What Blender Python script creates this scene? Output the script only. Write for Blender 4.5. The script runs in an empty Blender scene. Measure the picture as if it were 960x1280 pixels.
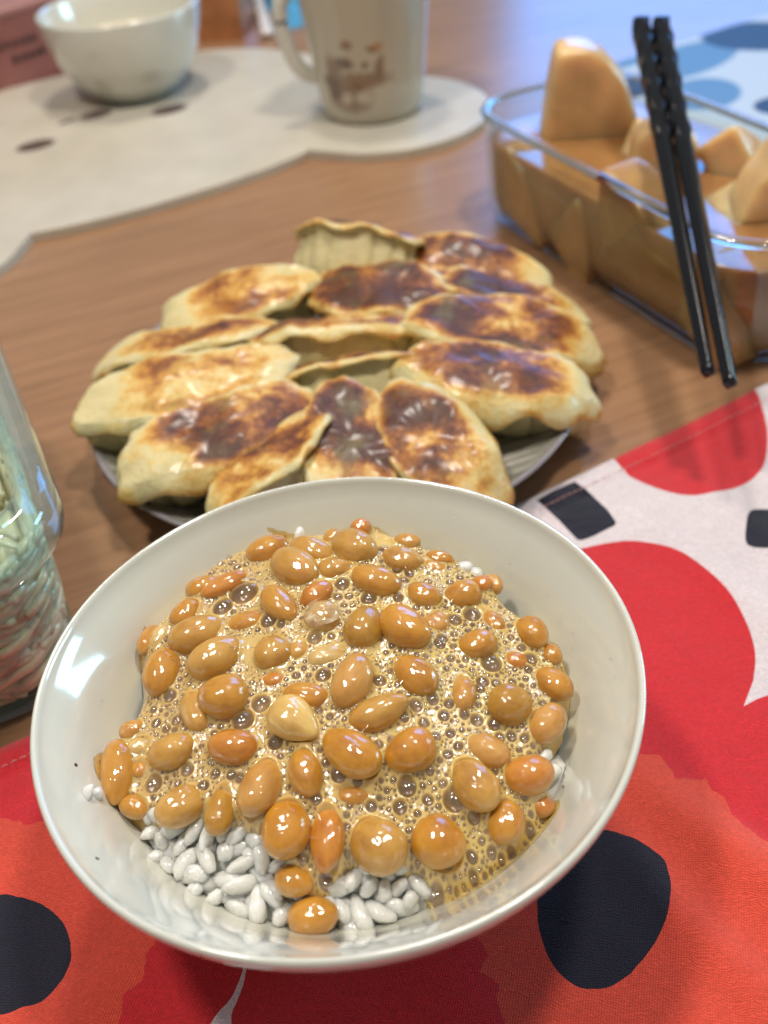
import bpy, bmesh, math, random
import numpy as np
from mathutils import Vector, Matrix, noise
from mathutils.geometry import delaunay_2d_cdt

random.seed(7)
RNG = np.random.default_rng(11)
C = 0.01                      # shapes are written in centimetres, the scene is in metres
R = math.radians
scene = bpy.context.scene
col = scene.collection

# ------------------------------------------------------------------ camera
cam_d = bpy.data.cameras.new("camera")
cam = bpy.data.objects.new("camera", cam_d)
col.objects.link(cam)
scene.camera = cam
_r = Vector((0.99437788, -0.06886667, -0.08043645))
_u = Vector((0.10588975, 0.64670555, 0.75535375))
_w = Vector((0.0, 0.75962445, -0.65036197))
_m = Matrix((_r, _u, -_w)).transposed().to_4x4()
_m.translation = Vector((0, 0, 0.24338))
cam.matrix_world = _m
cam_d.sensor_fit = 'VERTICAL'
cam_d.sensor_height = 24.0
cam_d.lens = 1250 / 1280 * 24.0
cam_d.clip_start = 0.01
cam_d.clip_end = 50
cam_d.dof.use_dof = True
cam_d.dof.focus_distance = 0.245
cam_d.dof.aperture_fstop = 7.0
cam_d.dof.aperture_blades = 0

# ------------------------------------------------------------------ world and lamps (an evening-lit dining room with one window)
world = bpy.data.worlds.new("World")
scene.world = world
world.use_nodes = True
bg = world.node_tree.nodes["Background"]
bg.inputs[0].default_value = (0.84, 0.85, 0.84, 1)
bg.inputs[1].default_value = 0.26

def lamp(name, kind, loc, energy, color, target=None, **kw):
    d = bpy.data.lights.new(name, kind)
    d.energy = energy
    d.color = color
    for k, v in kw.items():
        setattr(d, k, v)
    o = bpy.data.objects.new(name, d)
    col.objects.link(o)
    o.location = loc
    if target is not None:
        o.rotation_euler = (Vector(target) - Vector(loc)).to_track_quat('-Z', 'Y').to_euler()
    return o

# left and right pendant bulbs; the last, farther back, is added fill for the background
for x, y, z, power in ((-0.34, 0.22, 1.06, 22.5), (0.27, 0.30, 1.04, 22.5), (-0.02, 0.86, 1.08, 20.0)):
    lamp("pendant_or_fill_bulb", 'POINT', (x, y, z), power, (1.0, 0.925, 0.83), shadow_soft_size=0.06)
# daylight window in the wall behind the table, to the right
lamp("window_light", 'AREA', (1.05, 3.0, 1.02), 26, (0.06, 0.36, 1.0), target=(0.15, 0.6, 0.0), shape='RECTANGLE', size=1.15, size_y=1.2)
# smaller side window on the right
lamp("side_window_light", 'AREA', (2.05, 1.10, 0.42), 16, (0.40, 0.78, 1.0), target=(0.0, 0.2, 0.05), shape='RECTANGLE', size=0.70, size_y=0.50)

vs = scene.view_settings
vs.view_transform = 'Standard'
vs.look = 'None'
vs.exposure = 0.0
vs.gamma = 1.0
vs.use_curve_mapping = False
scene.render.engine = 'CYCLES'
cy = scene.cycles
cy.use_denoising = True
cy.max_bounces = 10
cy.transparent_max_bounces = 24
cy.caustics_reflective = False
cy.caustics_refractive = False
cy.sample_clamp_indirect = 4.0

# ------------------------------------------------------------------ node helpers
def new_mat(name):
    m = bpy.data.materials.new(name)
    m.use_nodes = True
    nt = m.node_tree
    b = nt.nodes["Principled BSDF"]
    return m, nt, b

def N(nt, typ, **kw):
    n = nt.nodes.new(typ)
    for k, v in kw.items():
        setattr(n, k, v)
    return n

def obj_cm(nt, scale=(100, 100, 100)):
    """object coordinates in centimetres"""
    tc = N(nt, 'ShaderNodeTexCoord')
    mp = N(nt, 'ShaderNodeMapping')
    mp.inputs['Scale'].default_value = scale
    nt.links.new(tc.outputs['Object'], mp.inputs['Vector'])
    return mp.outputs['Vector']

def noise_n(nt, vec, scale, detail=4, rough=0.55, dist=0.0):
    n = N(nt, 'ShaderNodeTexNoise')
    n.inputs['Scale'].default_value = scale
    n.inputs['Detail'].default_value = detail
    n.inputs['Roughness'].default_value = rough
    n.inputs['Distortion'].default_value = dist
    nt.links.new(vec, n.inputs['Vector'])
    return n.outputs['Fac']

def ramp(nt, fac, stops):
    r = N(nt, 'ShaderNodeValToRGB')
    e = r.color_ramp.elements
    while len(e) < len(stops):
        e.new(0.5)
    for k, (p, c) in enumerate(stops):
        e[k].position = p
        e[k].color = (*c, 1) if len(c) == 3 else c
    nt.links.new(fac, r.inputs['Fac'])
    return r.outputs['Color']

def mixc(nt, fac, a, b, mode='MIX'):
    m = N(nt, 'ShaderNodeMix', data_type='RGBA', blend_type=mode)
    for s, v in ((m.inputs[0], fac), (m.inputs[6], a), (m.inputs[7], b)):
        if hasattr(v, 'is_linked'):
            nt.links.new(v, s)
        elif isinstance(v, (int, float)):
            s.default_value = v
        else:
            s.default_value = (*v, 1)
    return m.outputs[2]

def mth(nt, op, a, b=None, c=None, clamp=False):
    n = N(nt, 'ShaderNodeMath', operation=op, use_clamp=clamp)
    for s, v in zip(n.inputs, (a, b, c)):
        if v is None:
            continue
        if hasattr(v, 'is_linked'):
            nt.links.new(v, s)
        else:
            s.default_value = v
    return n.outputs[0]

def bump(nt, bsdf, h, strength=0.3, dist=0.001, prev=None):
    b = N(nt, 'ShaderNodeBump')
    b.inputs['Strength'].default_value = strength
    b.inputs['Distance'].default_value = dist
    nt.links.new(h, b.inputs['Height'])
    if prev is not None:
        nt.links.new(prev, b.inputs['Normal'])
    nt.links.new(b.outputs['Normal'], bsdf.inputs['Normal'])
    return b.outputs['Normal']

def ellipse_mask(nt, vx, vy, cx, cy_, rx, ry, rot=0.0, soft=0.12):
    """1 inside an ellipse of flat print, 0 outside"""
    c, s = math.cos(R(rot)), math.sin(R(rot))
    dx = mth(nt, 'SUBTRACT', vx, cx)
    dy = mth(nt, 'SUBTRACT', vy, cy_)
    a = mth(nt, 'ADD', mth(nt, 'MULTIPLY', dx, c / rx), mth(nt, 'MULTIPLY', dy, s / rx))
    b = mth(nt, 'ADD', mth(nt, 'MULTIPLY', dx, -s / ry), mth(nt, 'MULTIPLY', dy, c / ry))
    d = mth(nt, 'SQRT', mth(nt, 'ADD', mth(nt, 'MULTIPLY', a, a), mth(nt, 'MULTIPLY', b, b)))
    mr = N(nt, 'ShaderNodeMapRange')
    nt.links.new(d, mr.inputs[0])
    mr.inputs[1].default_value = 1 - soft
    mr.inputs[2].default_value = 1 + soft
    mr.inputs[3].default_value = 1
    mr.inputs[4].default_value = 0
    return mr.outputs[0]

def sep(nt, v):
    s = N(nt, 'ShaderNodeSeparateXYZ')
    nt.links.new(v, s.inputs[0])
    return s.outputs

def simple(name, colr, rough=0.5, var=0.12, nscale=3.0, bump_s=0.0, bscale=8.0, sss=0.0, sss_r=(0.01, 0.006, 0.003), coat=0.0, spec=0.5):
    m, nt, b = new_mat(name)
    v = obj_cm(nt)
    n = noise_n(nt, v, nscale)
    lo = tuple(c * (1 - var) for c in colr)
    hi = tuple(min(1, c * (1 + var)) for c in colr)
    nt.links.new(ramp(nt, n, [(0.3, lo), (0.7, hi)]), b.inputs['Base Color'])
    b.inputs['Roughness'].default_value = rough
    b.inputs['Specular IOR Level'].default_value = spec
    b.inputs['Coat Weight'].default_value = coat
    b.inputs['Coat Roughness'].default_value = 0.05
    if sss:
        b.inputs['Subsurface Weight'].default_value = sss
        b.inputs['Subsurface Radius'].default_value = sss_r
        b.inputs['Subsurface Scale'].default_value = 1.0
    if bump_s:
        bump(nt, b, noise_n(nt, v, bscale), bump_s)
    return m

# ------------------------------------------------------------------ mesh helpers
def make_mesh(name, verts, faces, mats=(), smooth=True, mat_idx=None):
    me = bpy.data.meshes.new(name)
    v = np.asarray(verts, dtype=float) * C
    me.from_pydata(v.tolist(), [], faces if isinstance(faces, list) else faces.tolist())
    for m in (mats if isinstance(mats, (list, tuple)) else [mats]):
        me.materials.append(m)
    if mat_idx is not None:
        me.polygons.foreach_set('material_index', np.asarray(mat_idx, dtype=np.int32))
    if smooth:
        me.polygons.foreach_set('use_smooth', np.ones(len(me.polygons), dtype=bool))
    me.update()
    return me

def link(name, me, parent=None, loc=(0, 0, 0), rot=(0, 0, 0), scale=(1, 1, 1)):
    o = bpy.data.objects.new(name, me)
    col.objects.link(o)
    if parent is not None:
        o.parent = parent
    o.location = Vector(loc) * C
    o.rotation_euler = rot
    o.scale = scale
    return o

def obj(name, verts, faces, mats, parent=None, smooth=True, mat_idx=None, **kw):
    return link(name, make_mesh(name, verts, faces, mats, smooth, mat_idx), parent, **kw)

def thing(name, loc=(0, 0, 0), rot=(0, 0, 0)):
    return link(name, None, None, loc, rot)

def tag(o, label=None, cat=None, group=None, kind=None):
    for k, v in (('label', label), ('category', cat), ('group', group), ('kind', kind)):
        if v:
            o[k] = v
    return o

class MB:
    """collects shapes into one mesh"""
    def __init__(self):
        self.v, self.f = [], []
    def add(self, v, f):
        k = len(self.v)
        self.v += [tuple(p) for p in v]
        self.f += [tuple(i + k for i in q) for q in f]
        return self
    def build(self, name, mat, parent=None, smooth=True, **kw):
        return obj(name, self.v, self.f, mat, parent, smooth, **kw)

def lathe(profile, n=96, closed=False):
    """revolve (radius, height) pairs; a radius of 0 closes with a pole"""
    v, f, rows = [], [], []
    for r, z in profile:
        if r <= 1e-6:
            rows.append([len(v)] * n)
            v.append((0, 0, z))
        else:
            rows.append(list(range(len(v), len(v) + n)))
            v += [(r * math.cos(2 * math.pi * k / n), r * math.sin(2 * math.pi * k / n), z) for k in range(n)]
    pairs = list(zip(rows[:-1], rows[1:]))
    if closed:
        pairs.append((rows[-1], rows[0]))
    for a, b in pairs:
        for k in range(n):
            q = [a[k], a[(k + 1) % n], b[(k + 1) % n], b[k]]
            q = list(dict.fromkeys(q))
            if len(q) > 2:
                f.append(tuple(q))
    return v, f

def smooth_path(pts, sub=6, closed=False):
    pts = [np.array(p, dtype=float) for p in pts]
    n = len(pts)
    out = []
    rng = range(n) if closed else range(n - 1)
    for i in rng:
        p0 = pts[(i - 1) % n] if closed or i > 0 else pts[0]
        p1, p2 = pts[i], pts[(i + 1) % n]
        p3 = pts[(i + 2) % n] if closed or i + 2 < n else pts[-1]
        for k in range(sub):
            t = k / sub
            out.append(0.5 * (2 * p1 + (p2 - p0) * t + (2 * p0 - 5 * p1 + 4 * p2 - p3) * t * t + (3 * p1 - p0 - 3 * p2 + p3) * t ** 3))
    if not closed:
        out.append(pts[-1])
    return out

def tube(path, rad, n=10, flat=1.0, cap=True):
    """tube along a path; rad is a number or a list, flat squashes one axis"""
    P = [Vector(p) for p in path]
    rr = rad if isinstance(rad, (list, tuple, np.ndarray)) else [rad] * len(P)
    v, f = [], []
    up = Vector((0, 0, 1))
    for i, p in enumerate(P):
        t = (P[min(i + 1, len(P) - 1)] - P[max(i - 1, 0)]).normalized()
        s = t.cross(up)
        if s.length < 1e-3:
            s = t.cross(Vector((0, 1, 0)))
        s.normalize()
        w = s.cross(t)
        for k in range(n):
            a = 2 * math.pi * k / n
            v.append(tuple(p + s * (math.cos(a) * rr[i]) + w * (math.sin(a) * rr[i] * flat)))
    for i in range(len(P) - 1):
        for k in range(n):
            f.append((i * n + k, i * n + (k + 1) % n, (i + 1) * n + (k + 1) % n, (i + 1) * n + k))
    if cap:
        f.append(tuple(range(n))[::-1])
        f.append(tuple((len(P) - 1) * n + k for k in range(n)))
    return v, f

def rr_loop(hx, hy, rad, z, n=10):
    """rounded rectangle ring"""
    out = []
    for cx, cy_, a0 in ((hx - rad, hy - rad, 0), (-hx + rad, hy - rad, 90), (-hx + rad, -hy + rad, 180), (hx - rad, -hy + rad, 270)):
        for k in range(n + 1):
            a = R(a0 + 90 * k / n)
            out.append((cx + rad * math.cos(a), cy_ + rad * math.sin(a), z))
    return out

def loft(rings, cap_first=False, cap_last=False):
    n = len(rings[0])
    v = [p for r_ in rings for p in r_]
    f = []
    for i in range(len(rings) - 1):
        for k in range(n):
            f.append((i * n + k, i * n + (k + 1) % n, (i + 1) * n + (k + 1) % n, (i + 1) * n + k))
    if cap_first:
        f.append(tuple(range(n))[::-1])
    if cap_last:
        f.append(tuple((len(rings) - 1) * n + k for k in range(n)))
    return v, f

def in_poly(px, py, poly):
    inside = np.zeros(np.shape(px), dtype=bool)
    n = len(poly)
    for i in range(n):
        x1, y1 = poly[i][:2]
        x2, y2 = poly[(i + 1) % n][:2]
        if y1 == y2:
            continue
        c = ((y1 > py) != (y2 > py)) & (px < (x2 - x1) * (py - y1) / (y2 - y1) + x1)
        inside ^= c
    return inside

def poly_dist(px, py, poly):
    d = np.full(np.shape(px), 1e9)
    n = len(poly)
    for i in range(n):
        ax, ay = poly[i][:2]
        bx, by = poly[(i + 1) % n][:2]
        ex, ey = bx - ax, by - ay
        t = np.clip(((px - ax) * ex + (py - ay) * ey) / (ex * ex + ey * ey + 1e-12), 0, 1)
        d = np.minimum(d, np.hypot(px - ax - t * ex, py - ay - t * ey))
    return d

# ------------------------------------------------------------------ materials
def mat_wood():
    m, nt, b = new_mat("walnut_wood")
    tc = N(nt, 'ShaderNodeTexCoord')
    mp = N(nt, 'ShaderNodeMapping')
    mp.inputs['Rotation'].default_value = (0, 0, R(-20))
    mp.inputs['Scale'].default_value = (100, 100, 100)
    nt.links.new(tc.outputs['Object'], mp.inputs['Vector'])
    st = N(nt, 'ShaderNodeMapping')
    st.inputs['Scale'].default_value = (0.06, 1.0, 1.0)
    nt.links.new(mp.outputs['Vector'], st.inputs['Vector'])
    grain = noise_n(nt, st.outputs['Vector'], 1.6, 6, 0.6, 0.6)
    fine = noise_n(nt, st.outputs['Vector'], 9.0, 3, 0.6)
    big = noise_n(nt, mp.outputs['Vector'], 0.07, 3)
    base = ramp(nt, grain, [(0.28, (0.27, 0.145, 0.075)), (0.5, (0.335, 0.183, 0.096)), (0.74, (0.385, 0.215, 0.118))])
    base = mixc(nt, 0.22, base, ramp(nt, fine, [(0.35, (0.55, 0.55, 0.55)), (0.65, (1, 1, 1))]), 'MULTIPLY')
    base = mixc(nt, 0.5, base, ramp(nt, big, [(0.35, (0.8, 0.76, 0.74)), (0.65, (1, 1, 1))]), 'MULTIPLY')
    nt.links.new(base, b.inputs['Base Color'])
    b.inputs['Roughness'].default_value = 0.26
    b.inputs['Specular IOR Level'].default_value = 0.6
    bump(nt, b, fine, 0.08, 0.0004)
    return m

def mat_cloth(name, colr):
    m, nt, b = new_mat(name)
    v = obj_cm(nt)
    xyz = sep(nt, v)
    wander = mth(nt, 'MULTIPLY', noise_n(nt, v, 1.7, 3, 0.6), 26.0)
    a = mth(nt, 'SINE', mth(nt, 'MULTIPLY_ADD', mth(nt, 'ADD', mth(nt, 'MULTIPLY', xyz[0], 0.89), mth(nt, 'MULTIPLY', xyz[1], 0.455)), 72, wander))
    c = mth(nt, 'SINE', mth(nt, 'MULTIPLY_ADD', mth(nt, 'ADD', mth(nt, 'MULTIPLY', xyz[0], -0.455), mth(nt, 'MULTIPLY', xyz[1], 0.89)), 72, wander))
    weave = mth(nt, 'MULTIPLY', a, c)
    slub = noise_n(nt, v, 9, 4, 0.7)
    wide = noise_n(nt, v, 0.35, 3)
    cc = mixc(nt, 1.0, colr, ramp(nt, slub, [(0.3, (0.80, 0.80, 0.80)), (0.7, (1.08, 1.08, 1.08))]), 'MULTIPLY')
    cc = mixc(nt, 1.0, cc, ramp(nt, weave, [(0.0, (0.84, 0.84, 0.84)), (0.9, (1.05, 1.05, 1.05))]), 'MULTIPLY')
    cc = mixc(nt, 1.0, cc, ramp(nt, wide, [(0.3, (0.93, 0.93, 0.93)), (0.7, (1.0, 1.0, 1.0))]), 'MULTIPLY')
    nt.links.new(cc, b.inputs['Base Color'])
    b.inputs['Roughness'].default_value = 0.85
    b.inputs['Specular IOR Level'].default_value = 0.25
    b.inputs['Sheen Weight'].default_value = 0.25
    b.inputs['Sheen Roughness'].default_value = 0.4
    n1 = bump(nt, b, weave, 0.5, 0.0004)
    bump(nt, b, slub, 0.25, 0.0006, n1)
    return m

def mat_glaze(name, colr, specks=True, rough=0.12):
    m, nt, b = new_mat(name)
    v = obj_cm(nt)
    tint = noise_n(nt, v, 0.5, 3)
    base = ramp(nt, tint, [(0.3, tuple(c * 0.95 for c in colr)), (0.7, colr)])
    if specks:
        vo = N(nt, 'ShaderNodeTexVoronoi')
        vo.inputs['Scale'].default_value = 1.15
        vo.inputs['Randomness'].default_value = 1.0
        nt.links.new(v, vo.inputs['Vector'])
        jit = noise_n(nt, v, 14, 2)
        d = mth(nt, 'ADD', vo.outputs['Distance'], mth(nt, 'MULTIPLY', mth(nt, 'SUBTRACT', jit, 0.5), 0.03))
        sz = mth(nt, 'MULTIPLY', mth(nt, 'POWER', sep(nt, vo.outputs['Color'])[0], 1.6), 0.085)
        spot = mth(nt, 'LESS_THAN', d, sz)
        base = mixc(nt, spot, base, (0.06, 0.045, 0.035))
    nt.links.new(base, b.inputs['Base Color'])
    b.inputs['Roughness'].default_value = rough
    b.inputs['Specular IOR Level'].default_value = 0.5
    b.inputs['Coat Weight'].default_value = 0.9
    b.inputs['Coat Roughness'].default_value = 0.06
    bump(nt, b, noise_n(nt, v, 1.3, 2), 0.05, 0.001)
    return m

def schlick(nt, f0=0.04):
    """reflectance of a thin sheet, the same from both sides"""
    lw = N(nt, 'ShaderNodeLayerWeight')
    lw.inputs['Blend'].default_value = 0.5
    return mth(nt, 'ADD', f0, mth(nt, 'MULTIPLY', mth(nt, 'POWER', lw.outputs['Facing'], 5.0), 1 - f0))

def mat_thin_glass(name, tint=(0.93, 0.97, 0.96), gloss=1.0):
    """clear glass wall: mirror-like reflection by angle, otherwise see-through"""
    m = bpy.data.materials.new(name)
    m.use_nodes = True
    nt = m.node_tree
    nt.nodes.remove(nt.nodes["Principled BSDF"])
    out = nt.nodes["Material Output"]
    tr = N(nt, 'ShaderNodeBsdfTransparent')
    tr.inputs[0].default_value = (*tint, 1)
    gl = N(nt, 'ShaderNodeBsdfAnisotropic')
    gl.inputs['Roughness'].default_value = 0.03
    refl = schlick(nt)
    v = obj_cm(nt)
    bp = N(nt, 'ShaderNodeBump')
    bp.inputs['Strength'].default_value = 0.08
    bp.inputs['Distance'].default_value = 0.002
    nt.links.new(noise_n(nt, v, 0.9, 2), bp.inputs['Height'])
    nt.links.new(bp.outputs[0], gl.inputs['Normal'])
    mx = N(nt, 'ShaderNodeMixShader')
    nt.links.new(mth(nt, 'MULTIPLY', refl, gloss, clamp=True), mx.inputs[0])
    nt.links.new(tr.outputs[0], mx.inputs[1])
    nt.links.new(gl.outputs[0], mx.inputs[2])
    nt.links.new(mx.outputs[0], out.inputs['Surface'])
    return m

def mat_solid_glass(name, tint=(0.95, 1.0, 0.98), rough=0.02):
    m, nt, b = new_mat(name)
    b.inputs['Base Color'].default_value = (*tint, 1)
    b.inputs['Transmission Weight'].default_value = 1.0
    b.inputs['IOR'].default_value = 1.48
    b.inputs['Roughness'].default_value = rough
    v = obj_cm(nt)
    bump(nt, b, noise_n(nt, v, 0.8, 2), 0.05, 0.002)
    return m

BEAN_TONES = {
    'amber': (0.49, 0.222, 0.020), 'gold': (0.51, 0.222, 0.014), 'orange': (0.51, 0.195, 0.018), 'tan': (0.50, 0.262, 0.044),
    'peach': (0.52, 0.260, 0.052), 'olive': (0.43, 0.215, 0.021), 'pale': (0.58, 0.39, 0.13), 'cream': (0.68, 0.45, 0.13), 'husk': (0.55, 0.33, 0.11)}

def mat_bean(tone):
    m, nt, b = new_mat("soybean_skin_" + tone)
    v = obj_cm(nt)
    oi = N(nt, 'ShaderNodeObjectInfo')
    add = N(nt, 'ShaderNodeVectorMath', operation='ADD')
    sc = N(nt, 'ShaderNodeVectorMath', operation='SCALE')
    sc.inputs[0].default_value = (37, 19, 53)
    nt.links.new(oi.outputs['Random'], sc.inputs['Scale'])
    nt.links.new(v, add.inputs[0])
    nt.links.new(sc.outputs[0], add.inputs[1])
    vv = add.outputs[0]
    colr = BEAN_TONES[tone]
    n = noise_n(nt, vv, 1.8, 4, 0.6)
    base = ramp(nt, n, [(0.25, (colr[0] * 0.72, colr[1] * 0.60, colr[2] * 0.5)), (0.5, colr), (0.78, (min(1, colr[0] * 1.18), colr[1] * 1.32, colr[2] * 1.9))])
    # reddish scar patches on some of the skins
    red = noise_n(nt, vv, 0.9, 2, 0.5)
    base = mixc(nt, ramp(nt, red, [(0.64, (0, 0, 0)), (0.80, (0.5, 0.5, 0.5))]), base, (0.44, 0.11, 0.018))
    # sticky film clinging to the lower half and in streaks over the skin
    low = N(nt, 'ShaderNodeMapRange')
    nt.links.new(mth(nt, 'ADD', sep(nt, v)[2], mth(nt, 'MULTIPLY', mth(nt, 'SUBTRACT', noise_n(nt, vv, 4.0, 3), 0.5), 0.35)), low.inputs[0])
    low.inputs[1].default_value = 0.16
    low.inputs[2].default_value = -0.16
    base = mixc(nt, mth(nt, 'MULTIPLY', low.outputs[0], 0.55), base, (0.66, 0.46, 0.185))
    veil = noise_n(nt, vv, 2.6, 5, 0.65, 0.8)
    base = mixc(nt, ramp(nt, veil, [(0.54, (0, 0, 0)), (0.74, (0.12, 0.12, 0.12))]), base, (0.68, 0.46, 0.18))
    nt.links.new(base, b.inputs['Base Color'])
    b.inputs['Subsurface Weight'].default_value = 0.35
    b.inputs['Subsurface Radius'].default_value = (0.0024, 0.0013, 0.0005)
    b.inputs['Subsurface Scale'].default_value = 1.0
    b.inputs['Roughness'].default_value = 0.5
    b.inputs['Specular IOR Level'].default_value = 0.25
    b.inputs['Coat Weight'].default_value = 1.0
    b.inputs['Coat IOR'].default_value = 1.75
    b.inputs['Coat Roughness'].default_value = 0.07
    st = N(nt, 'ShaderNodeMapping')
    st.inputs['Scale'].default_value = (0.35, 1.4, 1.4)
    nt.links.new(vv, st.inputs['Vector'])
    n1 = bump(nt, b, noise_n(nt, vv, 3.0, 3, 0.5), 0.14, 0.0014)
    cb = N(nt, 'ShaderNodeBump')
    cb.inputs['Strength'].default_value = 0.22
    cb.inputs['Distance'].default_value = 0.0012
    nt.links.new(noise_n(nt, vv, 5.5, 2, 0.5), cb.inputs['Height'])
    nt.links.new(cb.outputs[0], b.inputs['Coat Normal'])
    return m

def mat_foam():
    m, nt, b = new_mat("natto_foam")
    v = obj_cm(nt)
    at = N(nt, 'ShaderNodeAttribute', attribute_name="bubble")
    th = N(nt, 'ShaderNodeAttribute', attribute_name="thin")
    n = noise_n(nt, v, 2.2, 5, 0.6)
    film = ramp(nt, n, [(0.3, (0.50, 0.33, 0.095)), (0.52, (0.64, 0.46, 0.16)), (0.75, (0.76, 0.59, 0.25))])
    gx = N(nt, 'ShaderNodeMapRange')
    nt.links.new(sep(nt, v)[0], gx.inputs[0])
    gx.inputs[1].default_value = -5.0
    gx.inputs[2].default_value = 5.0
    film = mixc(nt, 0.5, film, ramp(nt, gx.outputs[0], [(0.1, (0.53, 0.345, 0.13)), (0.8, (0.70, 0.54, 0.16))]))
    film = mixc(nt, mth(nt, 'MULTIPLY', th.outputs['Fac'], 0.5), film, (0.62, 0.36, 0.09))
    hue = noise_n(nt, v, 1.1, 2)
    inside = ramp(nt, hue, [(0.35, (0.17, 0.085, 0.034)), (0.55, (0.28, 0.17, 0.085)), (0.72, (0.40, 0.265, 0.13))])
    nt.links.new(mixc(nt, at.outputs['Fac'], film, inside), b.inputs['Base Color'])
    b.inputs['Roughness'].default_value = 0.45
    b.inputs['Specular IOR Level'].default_value = 0.25
    b.inputs['Coat Weight'].default_value = 1.0
    b.inputs['Coat IOR'].default_value = 1.9
    b.inputs['Coat Roughness'].default_value = 0.06
    b.inputs['Subsurface Weight'].default_value = 0.7
    b.inputs['Subsurface Radius'].default_value = (0.0035, 0.0022, 0.0009)
    b.inputs['Subsurface Scale'].default_value = 1.0
    n1 = bump(nt, b, noise_n(nt, v, 16, 3, 0.6), 0.30, 0.0006)
    return m

def mat_bubble():
    """soap-thin film: see-through in the middle, milky towards the edge, sharp highlights"""
    m = bpy.data.materials.new("bubble_film")
    m.use_nodes = True
    nt = m.node_tree
    nt.nodes.remove(nt.nodes["Principled BSDF"])
    out = nt.nodes["Material Output"]
    tr = N(nt, 'ShaderNodeBsdfTransparent')
    tr.inputs[0].default_value = (0.97, 0.94, 0.90, 1)
    df = N(nt, 'ShaderNodeBsdfDiffuse')
    df.inputs[0].default_value = (0.72, 0.55, 0.26, 1)
    gl = N(nt, 'ShaderNodeBsdfAnisotropic')
    gl.inputs['Roughness'].default_value = 0.07
    lw = N(nt, 'ShaderNodeLayerWeight')
    lw.inputs['Blend'].default_value = 0.5
    rim = ramp(nt, lw.outputs['Facing'], [(0.40, (0.07, 0.07, 0.07)), (0.85, (0.35, 0.35, 0.35)), (1.0, (0.7, 0.7, 0.7))])
    refl = schlick(nt, 0.12)
    m1 = N(nt, 'ShaderNodeMixShader')
    nt.links.new(rim, m1.inputs[0])
    nt.links.new(tr.outputs[0], m1.inputs[1])
    nt.links.new(df.outputs[0], m1.inputs[2])
    m2 = N(nt, 'ShaderNodeMixShader')
    nt.links.new(refl, m2.inputs[0])
    nt.links.new(m1.outputs[0], m2.inputs[1])
    nt.links.new(gl.outputs[0], m2.inputs[2])
    nt.links.new(m2.outputs[0], out.inputs['Surface'])
    return m

def mat_gyoza():
    m, nt, b = new_mat("fried_dumpling_skin")
    v = obj_cm(nt)
    oi = N(nt, 'ShaderNodeObjectInfo')
    add = N(nt, 'ShaderNodeVectorMath', operation='ADD')
    nt.links.new(v, add.inputs[0])
    geo = N(nt, 'ShaderNodeAttribute', attribute_name="seed")
    cmb = N(nt, 'ShaderNodeCombineXYZ')
    nt.links.new(geo.outputs['Fac'], cmb.inputs[0])
    nt.links.new(geo.outputs['Fac'], cmb.inputs[2])
    nt.links.new(cmb.outputs[0], add.inputs[1])
    vv = add.outputs[0]
    at = N(nt, 'ShaderNodeAttribute', attribute_name="sear")
    n1 = noise_n(nt, vv, 0.50, 4, 0.55, 0.3)
    n2 = noise_n(nt, vv, 3.2, 4, 0.65)
    gate = mth(nt, 'MULTIPLY_ADD', at.outputs['Fac'], 1.9, 0.35)
    s = mth(nt, 'ADD', at.outputs['Fac'], mth(nt, 'MULTIPLY', mth(nt, 'MULTIPLY', mth(nt, 'SUBTRACT', n1, 0.5), 1.3), gate))
    s = mth(nt, 'ADD', s, mth(nt, 'MULTIPLY', mth(nt, 'MULTIPLY', mth(nt, 'SUBTRACT', n2, 0.5), 0.42), gate), clamp=True)
    s = mth(nt, 'MULTIPLY_ADD', mth(nt, 'SUBTRACT', s, 0.34), 1.5, 0.31, clamp=True)
    base = ramp(nt, s, [(0.0, (0.68, 0.585, 0.32)), (0.16, (0.70, 0.52, 0.20)), (0.34, (0.60, 0.315, 0.065)), (0.56, (0.33, 0.12, 0.027)),
                        (0.82, (0.15, 0.046, 0.017)), (1.0, (0.085, 0.03, 0.016))])
    green = noise_n(nt, vv, 0.55, 3)
    base = mixc(nt, ramp(nt, green, [(0.56, (0, 0, 0)), (0.72, (0.32, 0.32, 0.32))]), base, (0.25, 0.27, 0.10))
    nt.links.new(base, b.inputs['Base Color'])
    nt.links.new(ramp(nt, n2, [(0.3, (0.30, 0.30, 0.30)), (0.7, (0.52, 0.52, 0.52))]), b.inputs['Roughness'])
    b.inputs['Coat Weight'].default_value = 0.30
    b.inputs['Coat Roughness'].default_value = 0.20
    b.inputs['Subsurface Weight'].default_value = 0.35
    b.inputs['Subsurface Radius'].default_value = (0.004, 0.003, 0.0015)
    b.inputs['Subsurface Scale'].default_value = 1.0
    b.inputs['Specular IOR Level'].default_value = 0.28
    q = bump(nt, b, n2, 0.5, 0.0018)
    bump(nt, b, noise_n(nt, vv, 9, 3), 0.3, 0.0008, q)
    return m

def mat_lid(name):
    """thick pressed glass, greenish and slightly milky"""
    m = mat_thin_glass(name, (0.90, 0.975, 0.96), 2.0)
    nt = m.node_tree
    out = nt.nodes["Material Output"]
    old = out.inputs['Surface'].links[0].from_socket
    df = N(nt, 'ShaderNodeBsdfDiffuse')
    n = noise_n(nt, obj_cm(nt), 0.7, 3)
    nt.links.new(ramp(nt, n, [(0.35, (0.42, 0.66, 0.63)), (0.65, (0.66, 0.84, 0.81))]), df.inputs[0])
    mx = N(nt, 'ShaderNodeMixShader')
    mx.inputs[0].default_value = 0.07
    nt.links.new(old, mx.inputs[1])
    nt.links.new(df.outputs[0], mx.inputs[2])
    nt.links.new(mx.outputs[0], out.inputs['Surface'])
    return m

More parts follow.
